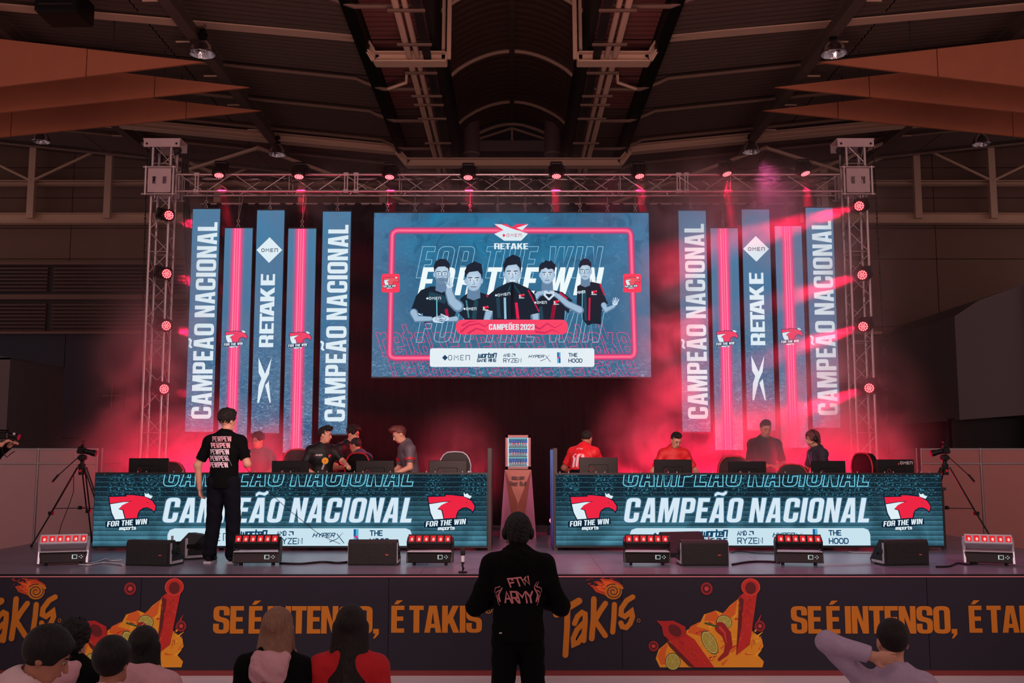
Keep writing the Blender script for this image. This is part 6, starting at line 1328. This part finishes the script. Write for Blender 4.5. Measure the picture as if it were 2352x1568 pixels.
    if legs:
        fp = Field((lo[0], lo[1], lo[2]), (hi[0], hi[1], hip[2]+.15), h)
        fp.cap(hip+np.array((0, 0, .06)), hip-np.array((0, 0, .02)), r(.14*W_), r(.145*W_), .04, (xx if 0 else (0, 1, 0), 1.3))
        for hh_, kk, aa in zip(hp_, kn, an): fp.cap(hh_, kk, r(.108), r(.086), .03); fp.cap(kk, aa+np.array((0, 0, -.0)), r(.086), r(.072), .02); fp.ell(aa+np.array((0, .0, .02)), (r(.078), r(.082), r(.05)), .02)
        fp.noise(.004, 20, 3); ch(fp.mesh('trousers'), 'trousers', trm)
        if feet:
            for aa in an:
                fs_ = Field(aa-np.array((.09, .14, .12)), aa+np.array((.09, .26, .1)), .008); fs_.cap(aa+np.array((0, -.035, -.03)), aa+np.array((0, .15*s, -.045)), .044, .038, .02); fs_.cap(aa, aa+np.array((0, 0, -.03)), .046, .05, .02); fs_.below((0, 0, .012), (0, 0, -1)); so = ch(fs_.mesh('shoe'), 'shoe', m_shoe)
                b = MB(); b.prism([(aa[0]-.045, aa[1]-.075), (aa[0]+.045, aa[1]-.075), (aa[0]+.05, aa[1]+.12*s), (aa[0]+.02, aa[1]+.19*s), (aa[0]-.02, aa[1]+.19*s), (aa[0]-.05, aa[1]+.12*s)], .0, .022, 'xy'); b.build('sole', m_sole, so)
                so.parent = body
    if hood:
        fo_ = Field(U(0, -.04, 1.42)-.3*s, U(0, -.04, 1.5)+.25*s, min(h, .01)); fo_.cap(U(-.085, -.045, 1.47), U(.085, -.045, 1.47), r(.055), r(.055), .03); fo_.ell(U(0, -.1, 1.41), (r(.13), r(.065), r(.125)), .04)
        fo_.cap(U(-.09, .05, 1.5), U(-.06, .1, 1.4), r(.03), r(.025), .03); fo_.cap(U(.09, .05, 1.5), U(.06, .1, 1.4), r(.03), r(.025), .03); fo_.cap(U(0, .0, 1.46), U(0, .02, 1.7), r(.068), r(.085), .01, op='cut'); fo_.noise(.005, 40, 2)
        ch(fo_.mesh('hood'), 'hood', tm if hood is True else hood)
    if phones:
        e_ = Rh; 
        for q in (-1, 1): b = MB(); b.ell(Hd(q*.098, -.006, -.004), (.028*hs, .042*hs, .05*hs), 14, 8, Matrix(Rh.tolist())); b.build('ear_cup', m_black, body)
        b = MB(); b.tube([Hd(.1*math.cos(t), -.01, .012+.138*math.sin(t)) for t in [PI*i/12 for i in range(13)]], .011*hs, 6); b.build('headband', m_black, body)
        b = MB(); b.tube([Hd(-.09, .02, -.04), Hd(-.085, .08, -.065), Hd(-.04, .12, -.065)], .004, 5); b.build('boom_microphone', m_black, body)
    if glasses:
        b = MB()
        for q in (-1, 1): b.tube([Hd(q*.033+.023*math.cos(t), .112, .005+.018*math.sin(t)) for t in [2*PI*i/12 for i in range(13)]], .0022, 5); b.tube([Hd(q*.055, .11, .01), Hd(q*.08, .0, .012)], .0022, 5)
        b.tube([Hd(-.01, .114, .008), Hd(.01, .114, .008)], .0022, 5); b.build('glasses', m_black, body)
    body['_'] = 0; del body['_']; PEOPLE.append(body)
    return dict(body=body, shirt=sh_, U=U, Hd=Hd, s=s, hs=hs, Rl=Rl, hip=hip, HC=HC, h=h)
def prnt(P, fn, side=1, name='print', z=1.3, lift=.004):
    """flat print laid on the garment: fn draws on an Art whose (x, y) are metres, y up, seen from behind (side=-1) or the front (1)"""
    sh = P['shirt']; vs = [v.co.copy() for v in sh.data.vertices]; bvh = BVHTree.FromPolygons(vs, [tuple(p.vertices) for p in sh.data.polygons])
    U, s = P['U'], P['s']; d = P['Rl'] @ np.array((0, -side, 0.))
    def mp(x, y): q = U((-x if side > 0 else x), side*.4, z+y); return Vector(q)
    a = Art(mp, (0, 0, 0), step=0, base=0); fn(a); lay = a
    # layered lift from the drawing order
    o = a.build(name, m_ink, P['body'], project=(bvh, d), lift=lift); return o
def foot(px, py, z=ST): return onz(px, py, z)
def hgt(px, ytop, Y, z0): return at(px, ytop, Y).z-z0-.02
# --- on the stage
p = foot(508, 1292); H = hgt(512, 940, p.y, ST)
P = person('man in black T-shirt with repeated word print, standing on stage, back turned', (p.x, p.y, ST), -.08, H=H, hy=-.45, hair='curly', tm=m_bt, trm=m_trs, aL=((-.33, -.02, 1.18), (-.31, .02, .9)), aR=((.3, -.03, 1.2), (.2, .24, 1.22)), build_=1.05, hands='down', h=.009, step=.0, skin=m_skin)
def pew(a):
    cols = [S(205, 150, 165), S(230, 170, 180), S(232, 214, 226), S(224, 205, 220), S(230, 205, 220)]
    for i in range(5):
        y = .19-i*.075; a.text('PEWPEW', -.115-.006*i, y-.03, .235, -.062, cols[i], 0, .25, gap=.05)
prnt(P, pew, -1, 'print', 1.24)
b = MB(); s = P['s']; 
b.tube([Vector(P['U'](x, -.135 if z < 1.4 else -.06, z)) for x, z in ((-.09, 1.45), (-.04, 1.38), (.02, 1.3), (.1, 1.2), (.14, 1.12))], .004, 5); b.build('lanyard', mat('grey_cord', S(120, 120, 130), .6), P['body'])
wr = Vector(P['body'].matrix_basis @ Vector((.2, .27, 1.24))); mo = thing('microphone', 'dark handheld microphone in the right hand of the man on stage', 'microphone', (p.x+.22, p.y+.28, ST+1.22))
b = MB(); b.cyl((0, 0, -.06), (0, 0, .1), .013, .018, n=12); b.build('body', m_black, mo); b = MB(); b.ell((0, 0, .13), (.026, .026, .032), 12, 8); b.build('head', m_gril, mo)
Yp = 15.35
def bp(px, Y): return (at(px, 1060, Y).x, Y, ST)
def jprint(P, col=S(220, 220, 226)):
    def f(a):
        a.thin('OMEN_', -.12, .06, .09, -.022, .006, col, 0, gap=.5); a.poly([(-.14, .07), (-.133, .06), (-.14, .05), (-.147, .06)], S(220, 60, 60), 0)
        T = lambda l: [(.06+(x-1085)*.00012, .085-(y-745)*.00018) for x, y in l]; a.poly(T(EAG_R), S(220, 40, 60), 0); a.poly(T(EAG_W), S(225, 225, 230), 0); 
    prnt(P, f, 1, 'print', 1.26)
def stripes(P, col, name='shoulder_stripe'):
    U = P['U']; 
    for q in (-1, 1):
        b = MB(); b.tube([Vector(U(q*x, y, z)) for x, y, z in ((.08, .02, 1.487), (.14, .0, 1.487), (.19, 0, 1.478), (.235, -.005, 1.42))], .012, 6); b.build(name, col, P['body'])
p = bp(597, 15.9); P = person('man with glasses in pale shirt hidden in red smoke behind the left desk', p, PI-.2, H=hgt(597, 992, 15.9, ST), hy=-.3, hp=.2, hair='curly', tm=m_grj, glasses=True, aR=((.36, .05, 1.3), (.3, .3, 1.34)), aL=((-.3, .05, 1.1), (-.2, .25, 1.0)), h=.012)
p = bp(740, 15.3); P = person('tall player in black jersey holding a microphone with a yellow flower tag', p, -2.75, H=hgt(752, 978, 15.2, ST), hy=1.0, hp=.12, hair='quiff', top='jersey', tm=m_jer, aR=((.3, .03, 1.12), (.1, .22, .98)), aL=((-.3, .1, 1.2), (-.3, .38, 1.15)), h=.01, build_=1.04); jprint(P); stripes(P, m_pink)
mp_ = at(740, 1078, 14.98); mo = thing('microphone', 'grey handheld microphone with yellow flower tag held by the tall player', 'microphone', tuple(mp_))
b = MB(); b.cyl((0, 0, 0), (.06, 0, .17), .014, .02, n=12); b.build('body', m_silver, mo); b = MB(); b.ell((.07, 0, .2), (.026, .026, .03), 12, 8); b.build('head', m_gril, mo)
b = MB(); n = 9; c = Vector((.05, -.04, .13))
for k in range(n): b.cyl(c+Vector((.035*math.cos(2*PI*k/n), 0, .035*math.sin(2*PI*k/n))), c+Vector((.035*math.cos(2*PI*k/n), -.012, .035*math.sin(2*PI*k/n))), .017, n=8)
b.cyl(c, c+Vector((0, -.014, 0)), .035, n=16); fl_ = b.build('flower_tag', mat('yellow_tag', S(228, 170, 40), .6), mo); b = MB(); b.cyl(c+Vector((0, -.014, 0)), c+Vector((0, -.018, 0)), .018, n=12); b.build('center', mat('orange_dot', S(220, 110, 30), .6), fl_)
p = bp(793, 16.5); P = person('curly haired player with glasses looking down, middle of the huddled three', p, -2.3, H=hgt(795, 981, 16.5, ST)+.05, lean=.18, hy=.35, hp=.25, hair='curly', top='jersey', tm=m_jer, glasses=True, aR=((.3, .1, 1.1), (.2, .35, 1.1)), h=.011); stripes(P, m_redl)
p = bp(858, 15.75); P = person('player bending forward with face turned away, rightmost of the huddled three', p, 1.15, H=1.66, lean=.55, hp=.2, hair='buzz', top='jersey', tm=mat('slate_jersey', S(62, 64, 84), .6, bump=.2), skin=m_skin_d, aL=((-.3, .3, .95), (-.25, .45, .9)), aR=((.25, .35, .95), (.15, .48, .9)), h=.011); stripes(P, m_redl)
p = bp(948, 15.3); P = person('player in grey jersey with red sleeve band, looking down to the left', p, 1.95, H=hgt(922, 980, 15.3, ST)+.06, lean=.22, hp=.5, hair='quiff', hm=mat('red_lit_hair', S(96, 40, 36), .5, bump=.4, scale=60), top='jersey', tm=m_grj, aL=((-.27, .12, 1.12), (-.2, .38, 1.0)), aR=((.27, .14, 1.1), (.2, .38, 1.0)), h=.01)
for sh, e in ((P['U'](.175, 0, 1.415), np.array((.27, .14, 1.1))), (P['U'](-.175, 0, 1.415), np.array((-.27, .12, 1.12)))):
    d = (e-sh); d /= np.linalg.norm(d); b = MB(); b.cyl(Vector(sh+d*.17), Vector(sh+d*.205), .079, .077, n=20, caps=False); b.build('sleeve_band', m_redl, P['body'])
p = bp(1328, 15.25); P = person('player in red shirt with large white number, bending over the right desk', p, -.55, H=1.74, lean=.42, hp=.35, hair='buzz', top='jersey', tm=m_redj, aL=((-.33, .15, 1.1), (-.25, .4, .98)), aR=((.3, .35, 1.05), (.25, .6, .95)), h=.01, skin=m_skin_d, build_=1.08)
def ten(a):
    a.text('10', -.1, -.17, .2, -.22, S(232, 200, 210), 0); a.thin('FTW', -.06, .13, .1, -.025, .007, S(225, 200, 205), 0)
prnt(P, ten, -1, 'number', 1.26)
p = bp(1547, 15.5); P = person('player in red shirt with white collar looking down at his monitor', p, PI, H=hgt(1550, 993, 15.5, ST)+.04, lean=.12, hy=.3, hp=.55, hair='short', top='jersey', tm=m_redj, aL=((-.33, .08, 1.05), (-.25, .3, .95)), aR=((.33, .08, 1.05), (.25, .3, .95)), h=.01)
U = P['U']; b = MB(); b.tube([Vector(U(x, y, z)) for x, y, z in ((-.07, -.01, 1.485), (-.05, .05, 1.45), (0, .1, 1.39), (.05, .05, 1.45), (.07, -.01, 1.485))], .008, 6); b.build('collar', m_wht, P['body'])
p = bp(1757, 16.0); P = person('tall dark-shirted man standing in the red smoke looking down at his joined hands', p, PI+.1, H=hgt(1757, 962, 16.0, ST), hp=.35, hair='short', tm=m_bt, aL=((-.29, .06, 1.12), (-.13, .27, 1.14)), aR=((.29, .06, 1.12), (.07, .27, 1.14)), h=.01, build_=1.08, hands='curl')
p = bp(1888, 15.4); P = person('man in dark shirt wearing black headphones, seen from the side behind the right desk', p, 1.75, H=hgt(1866, 989, 15.4, ST)+.02, lean=.16, hp=.2, hair='mop', hm=mat('rim_red_hair', S(90, 36, 34), .5, bump=.4, scale=60), tm=mat('dark_slate_shirt', S(34, 32, 46), .8, bump=.2), phones=True, aL=((-.27, .12, 1.08), (-.15, .4, .98)), aR=((.27, .12, 1.08), (.15, .42, .98)), h=.01)  # red light from behind is put into the hair colour
U = P['U']; b = MB(); b.tube([Vector(U(x, .12+.02, z)) for x, z in ((-.06, 1.44), (-.03, 1.3), (0, 1.18), (.03, 1.3), (.06, 1.44))], .006, 5); b.build('lanyard', mat('blue_cord', S(70, 110, 170), .6), P['body'])
# camera operator at the left edge
px0 = at(-22, 1100, 13.0).x
P = person('camera operator in black at the extreme left edge, only hands and camera in the frame', (px0-.28, 13.0, ST), -PI/2, H=1.8, hp=.05, tm=m_bt, aL=((-.16, .26, 1.3), (-.07, .47, 1.43)), aR=((.18, .24, 1.28), (.09, .44, 1.44)), h=.01, hands='curl', top='sweater', phones=True, hair='short')
c = at(8, 1000, 12.95); o = thing('camera', 'compact black camera with side handle raised at the extreme left edge', 'camera', tuple(c))
b = MB(); b.box((-.0, 0, .0), (.14, .08, .09), bev=.012); b.box((-.02, 0, .065), (.22, .06, .025), bev=.01); b.build('body', m_mon, o); b = MB(); b.cyl((.07, 0, -.0), (.16, 0, -.01), .035, n=14); b.build('lens', m_black, o)
b = MB(); b.cyl((.12, 0, .0), (.2, 0, -.02), .03, .04, n=14); b.build('lens_hood', m_black, o); b = MB(); b.ell((.15, -.03, .02), (.02, .015, .02), 8, 5); b.build('indicator', m_silver, o); b = MB(); b.tube([(-.02, 0, -.05), (.0, 0, -.22), (.06, 0, -.28), (.1, 0, -.24), (.16, 0, -.2)], .006, 5); b.build('cable', m_black, o)
# --- the public
Yh = 8.2; P = person('person in black hooded sweater with pink print and headphones, standing before the stage', (at(1190, 1400, Yh).x, Yh, 0), .0, H=hgt(1188, 1181, Yh, 0), hp=.2, hair='mop', hm=m_hair_k, top='hoodie', tm=m_bt, hood=True, trm=m_bt, aL=((-.345, .0, 1.17), (-.14, .27, 1.2)), aR=((.345, .0, 1.17), (.14, .27, 1.2)), h=.009, build_=1.1, phones=True)
def army(a):
    c = S(214, 132, 138)
    a.text('FTW', -.045, .03, .15, -.06, c, 0, .3, gap=.02) if 0 else a.thin('FTW', -.055, .06, .15, -.06, .011, c, 0, .25, gap=.15, ang=-.12)
    a.thin('ARMY', -.095, -.055, .215, -.08, .013, c, 0, .2, gap=.12)
    for q in (-1, 1):
        a.stroke([(q*.12, .05), (q*.145, .0), (q*.135, -.05)], .009, c, 0, w1=.012)
        for k in range(4): a.stroke([(q*(.135+.004*k), .06-k*.028), (q*(.17-.006*k), .045-k*.032), (q*(.175-.012*k), .01-k*.03)], .008, c, 0, w1=.003)
    a.poly([(-.055, .125), (-.05, .105), (-.03, .108)], c, 0); a.poly([(.03, .115), (.045, .12), (.055, .155), (.06, .13), (.045, .108)], c, 0)
    for k in (.12, .135): a.stroke([(k, .06), (k+.02, .095)], .007, c, 0, w1=.002)
prnt(P, army, -1, 'print', 1.2, .012)
b = MB(); b.box(Vector(P['U'](-.13, -.16, .93)), (.02, .01, .008)); b.build('belt_tag', m_wht, P['body'])
Y = 4.4; P = person('young man in off-white sweater seen in profile, leftmost of the public', (at(22, 1500, Y).x, Y, 0), -1.3, H=hgt(75, 1449, Y, 0)+.045, lean=.12, hp=.45, hair='bowl', hm=m_hair_k, top='hoodie', tm=m_whit, trm=m_bt, skin=m_skin_d, h=.008, hood=True)
Y = 5.8; P = person('girl with dark bobbed hair and pink hood, behind the young man at the left edge', (at(160, 1500, Y).x, Y, 0), -.1, H=hgt(160, 1424, Y, 0), hp=.1, hair='mop', hm=m_hair_k, top='sweater', tm=m_bt, hood=m_pink, trm=m_bt, h=.01, headsc=1.05)
Y = 5.0; P = person('boy with short dark hair in off-white sweater, between the two dark haired girls', (at(250, 1520, Y).x, Y, 0), -.1, H=hgt(256, 1472, Y, 0), hair='bowl', hm=m_hair_k, top='sweater', tm=m_whit, trm=m_bt, h=.009, headsc=1.0, skin=m_skin_d, kid=True, build_=.95)
Y = 5.5; P = person('girl with very long straight dark hair in pink sweater, leftmost long-haired girl', (at(325, 1500, Y).x, Y, 0), -.1, H=hgt(335, 1434, Y, 0), hair='long2', hm=m_hair_k, top='sweater', tm=m_pink, trm=m_bt, h=.01)
Y = 5.7; P = person('blonde girl in black sweater with a big dusty pink hood', (at(632, 1500, Y).x, Y, 0), -.15, H=hgt(630, 1396, Y, 0), hy=-.15, hair='long', hm=m_hair_b, top='sweater', tm=m_bt, hood=m_pink, trm=m_bt, h=.009, build_=1.0, headsc=1.05)
Y = 5.7; P = person('girl with long dark hair in a red T-shirt with white lettering on the back', (at(803, 1500, Y).x, Y, 0), .0, H=hgt(808, 1390, Y, 0), hair='long', hm=m_hair, top='tee', tm=mat('scarlet_cotton', S(190, 16, 30), .8, bump=.2, scale=25), trm=m_bt, h=.009, build_=.98, headsc=1.05)
prnt(P, lambda a: a.text('ICARUS', -.1, -.03, .2, -.05, S(214, 190, 190), 0, gap=.09), -1, 'lettering', 1.185, .006)
Y = 5.3; H = hgt(2050, 1427, Y, 0); x0 = at(2055, 1500, Y).x; q1 = at(1897, 1472, Y-.1); q2 = at(2004, 1507, Y-.14)
P = person('boy in lilac sweater with his left hand clasped behind his cropped head', (x0, Y, 0), 0, H=H, hair='buzz', top='sweater', tm=m_lil, trm=m_bt, kid=True, h=.0075, hands='back', aL=((q1.x-x0, -.1, q1.z), (q2.x-x0, -.135, q2.z)), hm=m_hair, build_=.92)
# ------------------------------------------------------------------ haze and smoke (real scattering volumes lit by the lights above)
def volume(name, lo, hi, fn, color=(1, 1, 1), aniso=.2, step=.8):
    b = MB(); c = [(a+d)/2 for a, d in zip(lo, hi)]; b.box(c, [d-a for a, d in zip(lo, hi)])
    m = bpy.data.materials.new(name); m.use_nodes = True; n = m.node_tree.nodes; l = m.node_tree.links; n.clear()
    out = n.new('ShaderNodeOutputMaterial'); v = n.new('ShaderNodeVolumeScatter'); v.inputs['Color'].default_value = tuple(color)+(1,); v.inputs['Anisotropy'].default_value = aniso; l.new(v.outputs[0], out.inputs['Volume'])
    m.cycles.volume_sampling = 'MULTIPLE_IMPORTANCE'; m.cycles.volume_step_rate = step
    d = fn(m, n, l)
    if isinstance(d, (int, float)): v.inputs['Density'].default_value = d
    else: l.new(d, v.inputs['Density'])
    o = b.build(name, m); return o
def puffs(blobs, base, amp, scale):
    def f(m, n, l):
        def M(op, a, b=0.):
            k = n.new('ShaderNodeMath'); k.operation = op
            for i, v in enumerate((a, b)):
                if isinstance(v, (int, float)): k.inputs[i].default_value = v
                else: l.new(v, k.inputs[i])
            return k.outputs[0]
        tc = n.new('ShaderNodeTexCoord'); no = n.new('ShaderNodeTexNoise'); no.inputs['Scale'].default_value = scale; no.inputs['Detail'].default_value = 4; no.inputs['Distortion'].default_value = 1.1
        l.new(tc.outputs['Object'], no.inputs['Vector']); tot = 0.
        for (x, y, z), (rx, ry, rz), a in blobs:
            mp = n.new('ShaderNodeMapping'); mp.vector_type = 'POINT'; mp.inputs['Location'].default_value = (-x/rx, -y/ry, -z/rz); mp.inputs['Scale'].default_value = (1/rx, 1/ry, 1/rz); l.new(tc.outputs['Object'], mp.inputs[0])
            g = n.new('ShaderNodeTexGradient'); g.gradient_type = 'QUADRATIC_SPHERE'; l.new(mp.outputs[0], g.inputs[0]); tot = M('ADD', M('MULTIPLY', g.outputs[1], a), tot)
        mr = n.new('ShaderNodeMapRange'); mr.inputs[1].default_value = .41; mr.inputs[2].default_value = .62; mr.inputs[3].default_value = .07; l.new(no.outputs['Fac'], mr.inputs[0])
        sp = n.new('ShaderNodeSeparateXYZ'); l.new(tc.outputs['Object'], sp.inputs[0]); yr = n.new('ShaderNodeMapRange'); yr.inputs[1].default_value = 17.1; yr.inputs[2].default_value = 17.45; yr.inputs[3].default_value = .12; l.new(sp.outputs[1], yr.inputs[0])
        return M('ADD', M('MULTIPLY', M('MULTIPLY', tot, mr.outputs[0]), amp), M('MULTIPLY', yr.outputs[0], base))
    return f
hz = volume('stage_haze', (-7.6, 14.9, ST+.02), (7.4, 18.6, 7.9), puffs([
    ((-5.9, 16.8, 2.0), (2.0, 1.8, 2.0), 1.0), ((-4.4, 16.4, 1.7), (1.9, 1.6, 1.4), 1.0), ((-3.0, 16.3, 1.6), (1.2, 1.4, .8), .6), ((-.9, 16.6, 2.1), (1.1, 1.4, 1.3), .5),
    ((2.2, 16.6, 2.2), (1.2, 1.6, 1.6), .8), ((3.4, 16.4, 2.1), (1.7, 1.6, 1.9), 1.1), ((4.7, 16.3, 2.2), (1.8, 1.6, 2.0), 1.1), ((5.8, 16.8, 2.4), (1.7, 1.8, 2.2), .8),
    ((2.75, 17.2, 4.6), (.95, 1.2, 3.0), 1.1), ((4.2, 17.0, 6.6), (2.6, 1.6, 1.3), .6), ((5.3, 16.9, 5.4), (1.7, 1.4, 1.8), .35), ((5.2, 16.8, 3.6), (1.8, 1.5, 2.0), .3), ((-4.0, 15.4, 2.1), (1.1, .8, 1.3), 1.8), ((3.9, 15.5, 2.2), (.8, .7, 1.2), 1.7),
    ((-6.2, 17, 3.8), (1.2, 1.6, 2.2), .4),
    ((-5.8, 17.75, 5.2), (1.0, .5, 3.6), 1.2), ((5.9, 17.5, 5.2), (1.2, .6, 3.6), .65), ((-.0, 17.8, 7.0), (8.5, .6, 1.1), 1.1), ((4.2, 17.4, 6.9), (3.2, .9, 1.1), .8)], .03, 1.7, 1.05), aniso=.35)
tag(hz, 'red lit smoke and thin haze drifting between the desks and the screens', 'smoke', kind='stuff')
